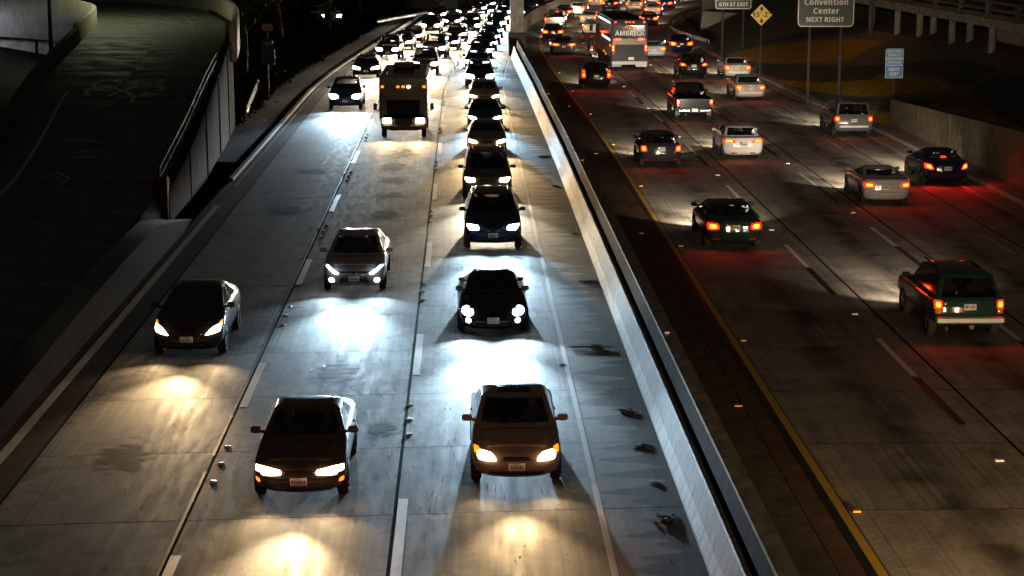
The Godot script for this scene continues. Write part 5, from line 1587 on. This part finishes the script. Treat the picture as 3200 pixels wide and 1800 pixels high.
# ---------------------------------------------------------------- larger vehicles
func build_bus(x: float, z: float) -> void:
	var L := 13.0; var w := 1.3
	var t := thing("coach", "tall dark coach with red roof lamps and AMERICA across its rear window", "bus", Vector3(x, 0, z - L * 0.5), 0.02, "")
	var r := L * 0.5
	obj("body", bevmesh(Vector3(0, 1.95, 0), Vector3(2.6, 3.1, L), 0.14), M.p_bus, t)
	obj("side_panel", boxmesh(Vector3(-w - 0.004, 1.55, -0.3), Vector3(0.02, 1.2, L - 1.4)), M.p_buspanel, t)
	obj("roof", bevmesh(Vector3(0, 3.5, 0), Vector3(2.3, 0.14, L - 0.4), 0.05), M.p_bus, t)
	for k in 8:
		obj("side_window", bevmesh(Vector3(-w - 0.004, 2.72, -r + 1.4 + k * 1.42), Vector3(0.03, 0.95, 1.30), 0.01), M.dark_glass, t)
	obj("roof_lamp_strip", boxmesh(Vector3(-w - 0.01, 3.34, 1.0), Vector3(0.02, 0.10, 9.0)), M.strip_lamp, t)
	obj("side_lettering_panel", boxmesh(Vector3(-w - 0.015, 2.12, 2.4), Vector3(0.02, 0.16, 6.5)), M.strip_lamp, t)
	obj("rear_window", bevmesh(Vector3(0, 2.72, r + 0.005), Vector3(2.2, 0.95, 0.04), 0.015), M.dark_glass, t)
	var rw: Node = t.get_node("rear_window")
	label_text(rw, "lettering", "LUXBUS", Vector3(0.0, 3.02, r + 0.03), 0.28, M.sign_orange, 700, true)
	label_text(rw, "lettering", "AMERICA", Vector3(0.0, 2.64, r + 0.03), 0.47, M.sign_white, 800, true)
	obj("rear_band", bevmesh(Vector3(0, 2.05, r + 0.005), Vector3(2.42, 0.42, 0.05), 0.015), M.p_buspanel, t)
	for s in [-1.0, 1.0]:
		obj("upper_taillight", bevmesh(Vector3(s * 0.82, 2.22, r + 0.03), Vector3(0.42, 0.13, 0.04), 0.012), M.brake_red, t)
		var tl := obj("taillight", bevmesh(Vector3(s * 1.16, 1.58, r + 0.02), Vector3(0.17, 0.42, 0.05), 0.02), M.tail_red, t)
		for y in [1.68, 1.48]: obj("lamp_core", bevmesh(Vector3(s * 1.16, y, r + 0.05), Vector3(0.11, 0.13, 0.03), 0.012), M.tail_core, tl)
		obj("reflector", bevmesh(Vector3(s * 1.13, 1.2, r + 0.02), Vector3(0.13, 0.2, 0.05), 0.02), M.red_lens, t)
		tail_lamp(t, Vector3(s * 1.16, 1.58, r + 0.14), tail_e * 1.2)
		for zz in [-r + 2.4, r - 3.2, r - 1.9]:
			var wm := wheel_meshes(0.5, 0.3)
			var o := obj("wheel", wm[0], M.tyre, t); o.position = Vector3(s * 1.12, 0.5, zz)
			obj("rim", wm[1], M.rim, o)
		obj("mirror", bevmesh(Vector3(s * 1.62, 2.3, -r - 0.15), Vector3(0.24, 0.5, 0.16), 0.04), M.black_trim, t)
		head_lamp(t, Vector3(s * 0.95, 0.85, -r - 0.1), "head_white", head_e)
		obj("headlight", bevmesh(Vector3(s * 0.95, 0.85, -r - 0.005), Vector3(0.36, 0.24, 0.04), 0.02), M.head_white, t)
	for xx in [-1.02, -0.26, 0.0, 0.26, 1.02]:
		obj("roof_marker", bevmesh(Vector3(xx, 3.42, r + 0.01), Vector3(0.13, 0.10, 0.05), 0.02), M.brake_red, t)
	obj("engine_door", bevmesh(Vector3(0, 1.48, r + 0.005), Vector3(1.9, 0.42, 0.05), 0.02), M.p_bus, t)
	obj("engine_slot", boxmesh(Vector3(0, 1.22, r + 0.012), Vector3(1.9, 0.05, 0.05)), M.black_trim, t)
	obj("engine_door", bevmesh(Vector3(0, 0.98, r + 0.005), Vector3(1.9, 0.42, 0.05), 0.02), M.p_bus, t)
	obj("engine_slot", boxmesh(Vector3(0, 0.96, r + 0.034), Vector3(1.8, 0.03, 0.02)), M.black_trim, t)
	obj("license_plate", bevmesh(Vector3(0.12, 0.86, r + 0.05), Vector3(0.40, 0.2, 0.03), 0.01), M.plate, t)
	obj("rear_bumper", bevmesh(Vector3(0, 0.55, r + 0.04), Vector3(2.5, 0.24, 0.2), 0.05), M.p_white, t)
	obj("lower_skirt", bevmesh(Vector3(-0.9, 0.36, r - 0.1), Vector3(0.7, 0.2, 0.2), 0.03), M.p_lightblue, t)
	obj("lower_skirt", bevmesh(Vector3(0.85, 0.36, r - 0.1), Vector3(0.8, 0.2, 0.2), 0.03), M.p_white, t)
	for e in [[r - 0.5, 1.75, "amber_lens"], [r - 5.4, 1.05, "marker_lamp"], [r - 3.9, 0.95, "marker_lamp"], [-r + 1.2, 3.36, "marker_lamp"]]:
		obj("side_marker", bevmesh(Vector3(-w - 0.03, e[1], e[0]), Vector3(0.06, 0.14, 0.2), 0.02), M.turn_amber, t)
	for k in 3:
		obj("side_reflector", boxmesh(Vector3(-w - 0.02, 1.62 - 0.12 * k, r - 0.8 - 0.5 * k), Vector3(0.03, 0.10, 0.34)), M.red_lens, t)

func build_motorhome(x: float, z: float) -> void:
	var L := 7.6
	var t := thing("motorhome", "tall taupe motorhome with five amber roof lamps heading the middle lane", "motorhome", Vector3(x, 0, z - L * 0.5), PI, "")
	var r := -L * 0.5
	# cab-over front is -z here, turned to face the camera
	var st := S(true)
	bevel_box(st, Vector3(0, 1.95, 0.35), Vector3(2.38, 2.3, L - 0.9), 0.12)
	obj("body", done(st), M.p_rv, t)
	obj("front_wall", bevmesh(Vector3(0, 1.98, r + 0.42), Vector3(2.36, 2.24, 0.9), 0.13), M.p_rv, t)
	obj("nose", bevmesh(Vector3(0, 0.95, r + 0.45), Vector3(2.24, 0.72, 0.96), 0.10), M.p_rv, t)
	obj("windshield", bevmesh(Vector3(0, 1.56, r - 0.022), Vector3(1.62, 0.72, 0.03), 0.012), M.dark_glass, t)
	for s in [-1.0, 1.0]: obj("windshield_post", bevmesh(Vector3(s * 0.92, 1.56, r - 0.018), Vector3(0.06, 0.74, 0.03), 0.01), M.p_brown, t)
	obj("marquee_slot", boxmesh(Vector3(0, 2.08, r - 0.035), Vector3(0.5, 0.05, 0.02)), M.black_trim, t)
	obj("grille", bevmesh(Vector3(0, 0.86, r - 0.04), Vector3(0.9, 0.34, 0.05), 0.02), M.black_trim, t)
	for s in [-1.0, 1.0]:
		obj("headlight", bevmesh(Vector3(s * 0.80, 0.90, r - 0.05), Vector3(0.42, 0.26, 0.06), 0.03), M.head_warm, t)
		obj("turn_signal", bevmesh(Vector3(s * 1.03, 0.90, r - 0.04), Vector3(0.07, 0.24, 0.06), 0.02), M.turn_amber, t)
		obj("bumper_trim", bevmesh(Vector3(s * 0.66, 0.66, r - 0.05), Vector3(0.7, 0.10, 0.1), 0.03), M.steel, t)
		obj("wheel", wheel_meshes(0.38, 0.24)[0], M.tyre, t).position = Vector3(s * 0.98, 0.38, r + 1.0)
		obj("wheel", wheel_meshes(0.38, 0.30)[0], M.tyre, t).position = Vector3(s * 0.98, 0.38, r + 5.2)
		var mr := S(true)
		tube(mr, Vector3(s * 1.1, 1.36, r + 0.5), Vector3(s * 1.36, 1.36, r + 0.35), 0.02, 0.02, 6)
		bevel_box(mr, Vector3(s * 1.39, 1.56, r + 0.35), Vector3(0.17, 0.34, 0.1), 0.03)
		obj("mirror", done(mr), M.black_trim, t)
		head_lamp(t, Vector3(s * 0.80, 0.90, r - 0.16), "head_warm", head_e * 1.1)
	obj("front_bumper", bevmesh(Vector3(0, 0.60, r + 0.1), Vector3(2.2, 0.26, 0.3), 0.05), M.p_brown, t)
	obj("axle_housing", bevmesh(Vector3(0, 0.42, r + 0.9), Vector3(1.5, 0.16, 0.3), 0.05), M.black_trim, t)
	for k in 5:
		var xx: float = [-1.02, -0.26, 0.0, 0.26, 1.02][k]
		obj("roof_marker", bevmesh(Vector3(xx, 2.56, r - 0.04), Vector3(0.15, 0.11, 0.06), 0.03), M.head_warm if k == 1 else M.turn_amber, t)
	obj("roof_unit", bevmesh(Vector3(0.1, 3.24, 0.8), Vector3(1.1, 0.32, 1.2), 0.08), M.p_brown, t)
	obj("roof_vent", bevmesh(Vector3(-0.5, 3.16, 2.2), Vector3(0.5, 0.16, 0.5), 0.04), M.p_brown, t)
	var rail := S()
	for s in [0.55, 1.0]:
		tube(rail, Vector3(s, 3.42, -0.6), Vector3(s, 3.42, 2.6), 0.018, 0.018, 6)
		for k in 3: tube(rail, Vector3(s, 3.05, -0.5 + k * 1.4), Vector3(s, 3.42, -0.5 + k * 1.4), 0.018, 0.018, 6)
	obj("roof_rack", done(rail), M.black_trim, t)
	obj("side_marker", bevmesh(Vector3(-1.2, 2.95, r + 1.3), Vector3(0.05, 0.1, 0.14), 0.015), M.turn_amber, t)
	obj("flag_pole", tubemesh(Vector3(-0.92, 0.55, r - 0.1), Vector3(-0.90, 0.86, r - 0.12), 0.02, 0.015, 6), M.chrome, t)

func figure(called: String, label: String, at: Vector3, yaw: float, cloth: Material, riding := false) -> Node3D:
	var t := thing(called, label, "person", at, yaw)
	var st := S()
	# rings from seat to crown: y, half width, half depth, forward lean
	var rg := [[0.0, 0.17, 0.14, 0.02], [0.12, 0.165, 0.125, 0.01], [0.28, 0.175, 0.12, 0.0], [0.42, 0.20, 0.12, 0.0], [0.50, 0.195, 0.105, 0.0], [0.55, 0.12, 0.08, -0.01], [0.585, 0.058, 0.06, -0.015], [0.63, 0.055, 0.06, -0.025], [0.66, 0.062, 0.082, -0.035], [0.71, 0.072, 0.095, -0.03], [0.77, 0.077, 0.10, -0.025], [0.82, 0.072, 0.092, -0.02], [0.86, 0.05, 0.064, -0.015], [0.875, 0.012, 0.016, -0.01]]
	var n := 14
	for i in rg.size() - 1:
		for k in n:
			var f := func(q, a): return Vector3(cos(a) * q[1], q[0], sin(a) * q[2] + q[3] - (0.35 * maxf(0.0, q[0]) if riding else 0.0))
			var a := TAU * k / n; var b := TAU * (k + 1) / n
			quad(st, f.call(rg[i], a), f.call(rg[i], b), f.call(rg[i + 1], b), f.call(rg[i + 1], a), Vector3(cos(a), 0.1, sin(a)))
	var lean := -0.17 if riding else 0.0
	tube(st, Vector3(0, 0.71, -0.12 + lean - (0.08 if riding else 0.0)), Vector3(0, 0.695, -0.145 + lean - (0.08 if riding else 0.0)), 0.012, 0.016, 6)
	for s in [-1.0, 1.0]:
		tube(st, Vector3(s * 0.18, 0.46, lean), Vector3(s * 0.24, 0.24, -0.12 + lean), 0.052, 0.042, 8)
		tube(st, Vector3(s * 0.24, 0.24, -0.12 + lean), Vector3(s * 0.14, 0.30, -0.36 + lean), 0.042, 0.032, 8)
		tube(st, Vector3(s * 0.14, 0.30, -0.36 + lean), Vector3(s * 0.11, 0.33, -0.44 + lean), 0.034, 0.026, 8)
		tube(st, Vector3(s * 0.09, 0.06, -0.02), Vector3(s * 0.15, 0.10, -0.42), 0.082, 0.062, 8)
		tube(st, Vector3(s * 0.15, 0.10, -0.42), Vector3(s * 0.15, -0.30, -0.42 if not riding else -0.2), 0.06, 0.042, 8)
	obj("body", done(st), M.skin if not riding else cloth, t)
	if not riding:
		var sh := S()
		for i in range(1, 5):
			for k in n:
				var f := func(q, a): return Vector3(cos(a) * (q[1] + 0.012), q[0], sin(a) * (q[2] + 0.012) + q[3])
				var a := TAU * k / n; var b := TAU * (k + 1) / n
				quad(sh, f.call(rg[i], a), f.call(rg[i], b), f.call(rg[i + 1], b), f.call(rg[i + 1], a), Vector3(cos(a), 0.1, sin(a)))
		obj("shirt", done(sh), cloth, t)
	var h := SphereMesh.new(); h.radius = 0.092 if not riding else 0.14; h.height = 0.19 if not riding else 0.28; h.radial_segments = 14; h.rings = 8
	var hm := obj("hair" if not riding else "helmet", h, M.cabin if not riding else M.p_red, t)
	hm.position = Vector3(0, 0.80 if not riding else 0.78, 0.02 + (lean * 1.6 if riding else 0.0))
	return t

func build_motorcycle(x: float, z: float) -> void:
	var t := thing("motorcycle", "dark motorcycle ridden beside the left flank of the coach", "motorcycle", Vector3(x, 0, z - 1.0))
	var wm := wheel_meshes(0.31, 0.14)
	for zz in [-0.72, 0.72]:
		var o := obj("wheel", wm[0], M.tyre, t); o.position = Vector3(0, 0.31, zz)
		obj("rim", wm[1], M.rim, o)
	var st := S()
	tube(st, Vector3(0, 0.62, 0.75), Vector3(0, 0.72, -0.35), 0.14, 0.18, 10)
	tube(st, Vector3(0, 0.72, -0.35), Vector3(0, 0.45, 0.1), 0.15, 0.2, 8)
	tube(st, Vector3(0, 0.95, -0.5), Vector3(0, 0.31, -0.72), 0.05, 0.04, 8)
	obj("frame", done(st), M.p_black, t)
	obj("handlebar", tubemesh(Vector3(-0.36, 1.0, -0.42), Vector3(0.36, 1.0, -0.42), 0.025, 0.025, 6), M.steel, t)
	obj("taillight", bevmesh(Vector3(0, 0.72, 0.90), Vector3(0.14, 0.07, 0.05), 0.02), M.tail_red, t)
	obj("license_plate", boxmesh(Vector3(0, 0.52, 0.92), Vector3(0.18, 0.11, 0.01)), M.plate, t)
	for s in [-1.0, 1.0]: obj("tailpipe", tubemesh(Vector3(s * 0.16, 0.38, 0.1), Vector3(s * 0.2, 0.42, 0.85), 0.05, 0.05, 8), M.chrome, t)
	figure("person", "motorcycle rider in black with a red helmet beside the coach", Vector3(x, 0.78, z - 0.75), 0.0, M.p_black, true)

# ---------------------------------------------------------------- scene
func _ready() -> void:
	rng.seed = 20
	var cam := Camera3D.new()
	cam.name = "camera"
	cam.position = Vector3(0, 10.65, 0)
	cam.rotation = Vector3(-atan(931.0 / 4900.0), -0.02446, 0)
	cam.fov = rad_to_deg(2.0 * atan(724.5 / 4900.0))
	cam.near = 0.5
	cam.far = 3000.0
	add_child(cam)
	cam.current = true
	var we := WorldEnvironment.new()
	we.name = "environment"
	var env := Environment.new()
	env.background_mode = Environment.BG_SKY
	var sm := ProceduralSkyMaterial.new()
	sm.sky_top_color = Color(0.10, 0.09, 0.085)
	sm.sky_horizon_color = Color(0.17, 0.135, 0.10)
	sm.ground_horizon_color = Color(0.10, 0.08, 0.06)
	sm.ground_bottom_color = Color(0.05, 0.04, 0.03)
	var sky := Sky.new()
	sky.sky_material = sm
	env.sky = sky
	env.background_energy_multiplier = 1.3
	env.tonemap_mode = Environment.TONE_MAPPER_LINEAR
	env.tonemap_exposure = 1.0
	env.sdfgi_enabled = true
	env.ssao_enabled = true
	env.ssil_enabled = true
	we.environment = env
	add_child(we)

	build_materials()
	mat("dead_leaf", lin(0.06, 0.045, 0.03), 0.8)
	mat("faded_paint", lin(0.10, 0.10, 0.09), 0.7)
	mat("legend_paint", lin(0.28, 0.32, 0.26), 0.5)
	mat("yellow_dim", lin(0.14, 0.10, 0.03), 0.7)
	mat("brick_red", lin(0.045, 0.017, 0.012), 0.9)
	mat("rust_paint", lin(0.05, 0.025, 0.015), 0.8)
	mat("brown_dark", lin(0.05, 0.03, 0.02), 0.7)
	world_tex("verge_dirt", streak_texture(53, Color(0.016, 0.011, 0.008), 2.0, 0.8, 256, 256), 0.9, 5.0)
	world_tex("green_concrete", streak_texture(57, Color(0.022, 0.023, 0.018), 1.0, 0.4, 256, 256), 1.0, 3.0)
	world_tex("slope_concrete", streak_texture(59, Color(0.16, 0.135, 0.105), 1.2, 0.35), 0.85, 5.0)
	world_tex("paint_ochre", streak_texture(60, Color(0.34, 0.20, 0.025), 1.2, 0.25, 256, 256), 0.75, 5.0)
	world_tex("paint_slate", streak_texture(62, Color(0.075, 0.08, 0.07), 1.2, 0.25, 256, 256), 0.8, 5.0)
	mat("placard", lin(0.4, 0.36, 0.32), 0.6)
	mat("placard_red", lin(0.4, 0.10, 0.06), 0.6)
	mat("rail_steel", lin(0.55, 0.50, 0.42), 0.45, 0.3)
	mat("wood_post", lin(0.035, 0.026, 0.02), 0.9)
	mat("sign_green", lin(0.012, 0.032, 0.026), 0.4)
	mat("sign_white", lin(0.68, 0.64, 0.58), 0.4)
	mat("sign_yellow", lin(0.75, 0.50, 0.02), 0.4)
	mat("sign_blue", lin(0.05, 0.22, 0.50), 0.35)
	mat("sign_navy", lin(0.012, 0.015, 0.04), 0.6)
	mat("sign_pink", lin(0.10, 0.05, 0.05), 0.6)
	mat("sign_orange", lin(0.75, 0.20, 0.02), 0.5)
	mat("leaf", lin(0.028, 0.036, 0.016), 0.95).metallic_specular = 0.08
	mat("bark", lin(0.045, 0.035, 0.028), 0.9)
	mat("bark_red", lin(0.12, 0.035, 0.022), 0.9)
	mat("p_bus", lin(0.07, 0.065, 0.078), 0.6).metallic_specular = 0.2
	mat("p_buspanel", lin(0.40, 0.33, 0.26), 0.6).metallic_specular = 0.2
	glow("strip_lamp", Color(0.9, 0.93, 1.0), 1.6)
	mat("skin", lin(0.38, 0.20, 0.14), 0.6)
	mat("shirt_dark", lin(0.06, 0.05, 0.05), 0.9)
	mat("shirt_blue", lin(0.12, 0.2, 0.28), 0.9)

	build_ground()
	build_barrier()
	build_ramp()
	build_right()
	build_signs()
	build_far()
	street_lamp(Vector3(-21.6, 3.0, -103.0), 9.5, Vector3(2.2, 0, -5.0), Color(0.96, 1.0, 0.78), 50.0, "street lamp standing inside the ramp bend")
	street_lamp(Vector3(26.3, 2.6, -126.0), 10.0, Vector3(-2.6, 0, 1.0), Color(1.0, 0.70, 0.38), 8.0, "sodium street lamp above the painted slope", 84.0)

	street_lamp(Vector3(23.2, 0.0, -30.0), 11.5, Vector3(-4.0, 0, -1.0), Color(1.0, 0.83, 0.62), 26.0, "street lamp beside the road just outside the right edge", 80.0)

	var gl := thing("street_lamp", "added globe lamp on a post, unseen behind the viewpoint, brightening the car fronts", "street lamp", Vector3(7.0, 9.0, 5.0))  # invented fill lamp out of view, added to light the car fronts
	obj("post", tubemesh(Vector3.ZERO, Vector3(0, 7.4, 0), 0.09, 0.07, 8), M.dull_steel, gl)
	var gs := SphereMesh.new(); gs.radius = 0.22; gs.height = 0.44
	obj("fill_globe", gs, glow("fill_globe_glow", Color(1.0, 0.85, 0.66), 8.0), gl).position = Vector3(0, 7.6, 0)
	var ol := OmniLight3D.new(); ol.name = "added_fill_light"; ol.position = Vector3(0, 7.6, 0); ol.light_energy = 85.0; ol.light_color = Color(1.0, 0.85, 0.66); ol.light_size = 0.22; ol.omni_range = 120.0; ol.shadow_enabled = true
	gl.add_child(ol)

	street_lamp(Vector3(33.0, 5.8, -86.0), 3.4, Vector3(-1.2, 0, 0), Color(1.0, 0.62, 0.25), 9.0, "short sodium lamp on the viaduct deck", 84.0)
	# ------------------------------------------------ oncoming traffic: [shell, x, nose z, paint, lamp, label, power]
	var w := "head_warm"; var n := "head_white"; var c := "head_cool"
	vehicle("old_sedan", true, -3.08, -34.6, "p_olive", w, "grey-brown sedan with wide headlights, nearest in the middle lane", "car", "car", {"power": 0.3})
	vehicle("compact", true, 0.96, -35.5, "p_taupe", w, "tan compact with a sunroof, nearest in the lane by the barrier", "car", "car", {"power": 0.16})
	vehicle("hybrid", true, -6.83, -46.8, "p_charcoal", w, "dark arched hatchback in the lane beside the concrete slope", "car", "car", {"power": 0.3})
	vehicle("new_sedan", true, -3.2, -55.2, "p_rose", c, "pale rose sedan with lit fog lamps and a wide dark grille", "car", "car", {"power": 0.65})
	vehicle("sports", true, 0.72, -49.3, "p_black", c, "black sports car with big round headlights", "car", "car", {"power": 1.3})
	vehicle("suv", true, 0.91, -62.3, "p_navy", c, "dark blue crossover with notched headlights behind the sports car", "car", "car", {})
	vehicle("minivan", true, 0.87, -74.0, "p_brown", n, "dark minivan directly behind the blue crossover", "car", "car", {"mirror": "black_trim"})
	vehicle("sedan", true, 1.02, -88.1, "p_taupe", w, "taupe sedan in the barrier-lane queue between two dark cars", "car", "car", {})
	vehicle("sedan", true, 1.06, -98.8, "p_navy", c, "navy sedan with blue-white headlights in the barrier-lane queue", "car", "car", {"power": 1.2})
	vehicle("sedan", true, 1.15, -110.9, "p_silver", w, "silver sedan with amber-edged headlights in the barrier-lane queue", "car", "car", {})
	vehicle("suv", true, 1.0, -123.5, "p_charcoal", n, "grey crossover with fog lamps just behind the silver sedan", "car", "car", {"far": true})
	var chain := [["sedan", 0.95, -138.0, "p_darkgreen", c, "dark green sedan behind the grey crossover in the queue"], ["compact", 1.3, -150.2, "p_navy", c, "navy compact in the queue left of the bridge column"], ["sedan", 1.8, -158.8, "p_charcoal", n, "charcoal sedan in the queue level with the bridge column"],
		["wagon", 2.2, -167.3, "p_black", c, "black wagon in the queue just past the bridge column"], ["sedan", 2.6, -176.6, "p_blue", c, "blue sedan with violet-white lamps far up the barrier lane"], ["suv", 3.1, -187.4, "p_black", c, "black crossover far up the barrier lane"], ["sedan", 3.7, -199.4, "p_grey", n, "grey sedan far up the barrier lane"], ["compact", 4.4, -213.6, "p_charcoal", n, "charcoal compact near the top of the barrier lane"], ["sedan", 5.3, -225.3, "p_navy", c, "last navy sedan of the barrier lane before the top edge"]]
	for e in chain: vehicle(e[0], true, e[1], e[2], e[3], e[4], e[5], "car", "car", {"far": true, "power": 1.15})
	build_motorhome(-2.98, -95.3)
	var mids := [["sedan", -3.05, -117.5, "p_charcoal", n, "charcoal sedan hidden behind the motorhome roof"], ["boxy", -2.68, -134.5, "p_brown", w, "tall brown wagon above and behind the motorhome"], ["minivan", -2.2, -150.8, "p_brown", n, "dark van with a bright white flank in the middle lane"], ["sedan", -1.25, -160.2, "p_charcoal", n, "charcoal sedan right of the dark van"], ["sedan", -0.6, -171.2, "p_black", w, "black sedan with one lamp showing, far middle lane"],
		["suv", 0.75, -182.9, "p_charcoal", n, "wide dark crossover with dazzling lamps, far middle lane"], ["sedan", 0.75, -198.3, "p_grey", n, "grey sedan right behind the dazzling crossover"], ["wagon", 1.75, -222.0, "p_brown", w, "brown wagon near the top of the middle lane"], ["sedan", 2.9, -233.0, "p_navy", c, "navy sedan last in the middle lane"]]
	for e in mids: vehicle(e[0], true, e[1], e[2], e[3], e[4], e[5], "car", "car", {"far": true, "power": 1.15, "yaw": -0.06 if e[2] < -140 else 0.0})
	var lefts := [["suv", -6.7, -109.6, "p_navy", c, "dark blue car with starry blue lamps, left of the motorhome", 1.5], ["sedan", -6.66, -132.4, "p_black", n, "black sedan with starry lamps in the left lane behind the blue car", 1.2], ["boxy", -5.72, -149.6, "p_charcoal", n, "dark sport wagon in the left lane beside the kerb", 1.1], ["sedan", -5.0, -160.5, "p_grey", n, "grey sedan changing lanes behind the sport wagon", 1.0], ["sedan", -4.4, -169.0, "p_black", n, "black sedan half hidden behind the grey one", 1.0],
		["suv", -3.0, -183.0, "p_brown", w, "brown crossover below the lit guard rail", 1.0], ["wagon", -1.1, -194.0, "p_charcoal", n, "charcoal wagon right of the lit guard rail", 1.0], ["sedan", -2.65, -207.5, "p_black", n, "black sedan with the brightest starburst by the guard rail", 1.6], ["sedan", 0.2, -213.5, "p_brown", n, "brown sedan under the pale far wall", 1.0]]
	for e in lefts: vehicle(e[0], true, e[1], e[2], e[3], e[4], e[5], "car", "car", {"far": true, "power": e[6], "yaw": -0.06 if e[2] < -140 else 0.0})
	vehicle("sedan", true, 7.2, -212.5, "p_black", c, "dark sedan glimpsed right of the bridge column", "car", "car", {"far": true, "yaw": -0.12})
	vehicle("minivan", true, 11.3, -246.0, "p_white", n, "white van at the top edge left of the curved wall", "van", "van", {"far": true, "yaw": -0.2})
	vehicle("minivan", true, -13.2, -186.0, "p_white", n, "white van waiting among the trees on the left bank", "van", "van", {"far": true, "yaw": 0.35, "power": 0.04}).position.y = 0.75
	# cars just past the bottom edge: their lamps colour the noses behind them
	for e in [["sedan", -3.1, -21.5, "p_grey", "grey sedan just below the frame, middle lane"], ["sedan", 0.9, -22.5, "p_black", "black sedan just below the frame, barrier lane"]]:
		vehicle(e[0], true, e[1], e[2], e[3], n, e[4], "car", "car", {"far": true})
		var m := model(e[0])
		for q in m.tails: tail_lamp(get_child(get_child_count() - 1), q, tail_e * 6.0)
	# ------------------------------------------------ receding traffic
	var rec := [["boxy", 12.85, -48.3, "p_green", "green sport wagon with a steel bumper, nearest on the right", {}], ["big_sedan", 8.79, -62.4, "p_darkgreen", "dark green sedan alone beside the yellow line", {"power": 2.0}], ["coupe", 15.9, -72.2, "p_silver", "silver coupe with a red lamp band across its tail", {}], ["round_coupe", 19.5, -77.6, "p_blue", "blue coupe braking beside the retaining wall", {"tail": "brake_red", "glow": 6.0}],
		["saloon", 12.48, -86.4, "p_white", "white saloon with lettering on its boot lid", {}], ["wagon", 8.53, -83.8, "p_charcoal", "charcoal wagon left of the white saloon", {"bumper": "p_silver"}], ["minivan", 19.25, -95.6, "p_grey", "grey minivan with a pale bumper bar at the slope's foot", {"bumper": "p_white"}], ["bar_sedan", 16.95, -115.0, "p_rose", "rose silver sedan with a bright bumper, behind the minivan", {"bumper": "p_white"}], ["bar_sedan", 18.35, -130.5, "p_silver", "silver sedan farther up beside the painted slope", {"bumper": "p_white"}],
		["pickup", 12.26, -103.4, "p_black", "black pickup truck with a chrome bumper", {}], ["suv", 15.38, -130.5, "p_black", "black crossover with red fog lamps ahead of the pickup", {"bumper": "p_grey"}], ["small_suv", 8.34, -123.0, "p_black", "black tall hatchback with hooked tail lamps by the yellow line", {"glow": 2.0}]]
	for e in rec: vehicle(e[0], false, e[1], e[2], e[3], "head_white", e[4], "pickup_truck" if e[0] == "pickup" else "car", "pickup truck" if e[0] == "pickup" else "car", e[5])
	build_bus(11.59, -138.5)
	build_motorcycle(9.95, -152.5)
	var recfar := [["sedan", 17.34, -156.0, "p_blue", "blue sedan right of the coach below the pier foot", 0.02], ["coupe", 14.6, -150.0, "p_lightblue", "pale blue coupe half hidden behind the coach", 0.0], ["saloon", 7.86, -154.0, "p_grey", "grey saloon with bright lamps where the yellow line bends", 0.0], ["sedan", 7.9, -172.7, "p_black", "black sedan just ahead of the grey saloon", -0.03], ["pickup", 9.04, -189.4, "p_gold", "gold pickup truck on the bend left of the coach", -0.08], ["sedan", 12.0, -181.0, "p_white", "white sedan partly hidden by the coach's left flank", -0.06], ["sedan", 12.81, -197.8, "p_silver", "silver sedan behind the white one on the bend", -0.1],
		["sedan", 10.94, -210.4, "p_navy", "navy sedan on the inside of the bend", -0.13], ["sedan", 12.88, -218.2, "p_white", "bright white sedan on the inside of the bend", -0.15], ["sedan", 16.46, -238.7, "p_rose", "rose sedan at the top beside a black crossover", -0.2], ["suv", 17.18, -226.5, "p_black", "black crossover near the top of the bend", -0.18], ["minivan", 20.11, -227.3, "p_gold", "beige minivan near the top of the bend", -0.18], ["sedan", 21.01, -215.3, "p_white", "white sedan near the pier, farther one", -0.15], ["sedan", 18.65, -195.5, "p_charcoal", "charcoal sedan with orange lamps before the pier", -0.1], ["sedan", 24.06, -231.2, "p_navy", "navy sedan close to the pier at the top", -0.2], ["sedan", 24.66, -249.7, "p_white", "white sedan cut by the top edge left of the pier", -0.24], ["sedan", 27.3, -252.0, "p_grey", "grey sedan cut by the top edge beside the pier", -0.25], ["wagon", 19.92, -247.5, "p_lightblue", "pale blue wagon at the top edge in mid bend", -0.22]]
	for e in recfar: vehicle(e[0], false, e[1], e[2], e[3], "head_white", e[4], "pickup_truck" if e[0] == "pickup" else "car", "pickup truck" if e[0] == "pickup" else "car", {"far": true, "yaw": e[5], "bumper": "p_white"})
	# traffic still under the bridge on the right, its beams reach into the picture
	for e in [["sedan", 9.0, -19.0, "p_grey", "grey sedan below the frame by the yellow line"], ["suv", 16.4, -15.0, "p_black", "black crossover below the frame, third lane"]]:
		vehicle(e[0], false, e[1], e[2], e[3], "head_warm", e[4], "car", "car", {"far": true, "power": 2.2})

	# people seen through the windscreens
	figure("person", "driver of the grey-brown sedan, a face behind its windscreen", Vector3(-3.44 + 0.72, 0.42, -37.0), PI, M.shirt_dark)
	figure("person", "passenger of the grey-brown sedan, left of the driver", Vector3(-3.44, 0.42, -37.0), PI, M.shirt_dark)
	figure("person", "driver of the tan compact in a blue shirt", Vector3(1.32, 0.42, -37.85), PI, M.shirt_blue)
	figure("person", "driver of the rose sedan with the fog lamps", Vector3(-2.84, 0.46, -57.4), PI, M.shirt_dark)
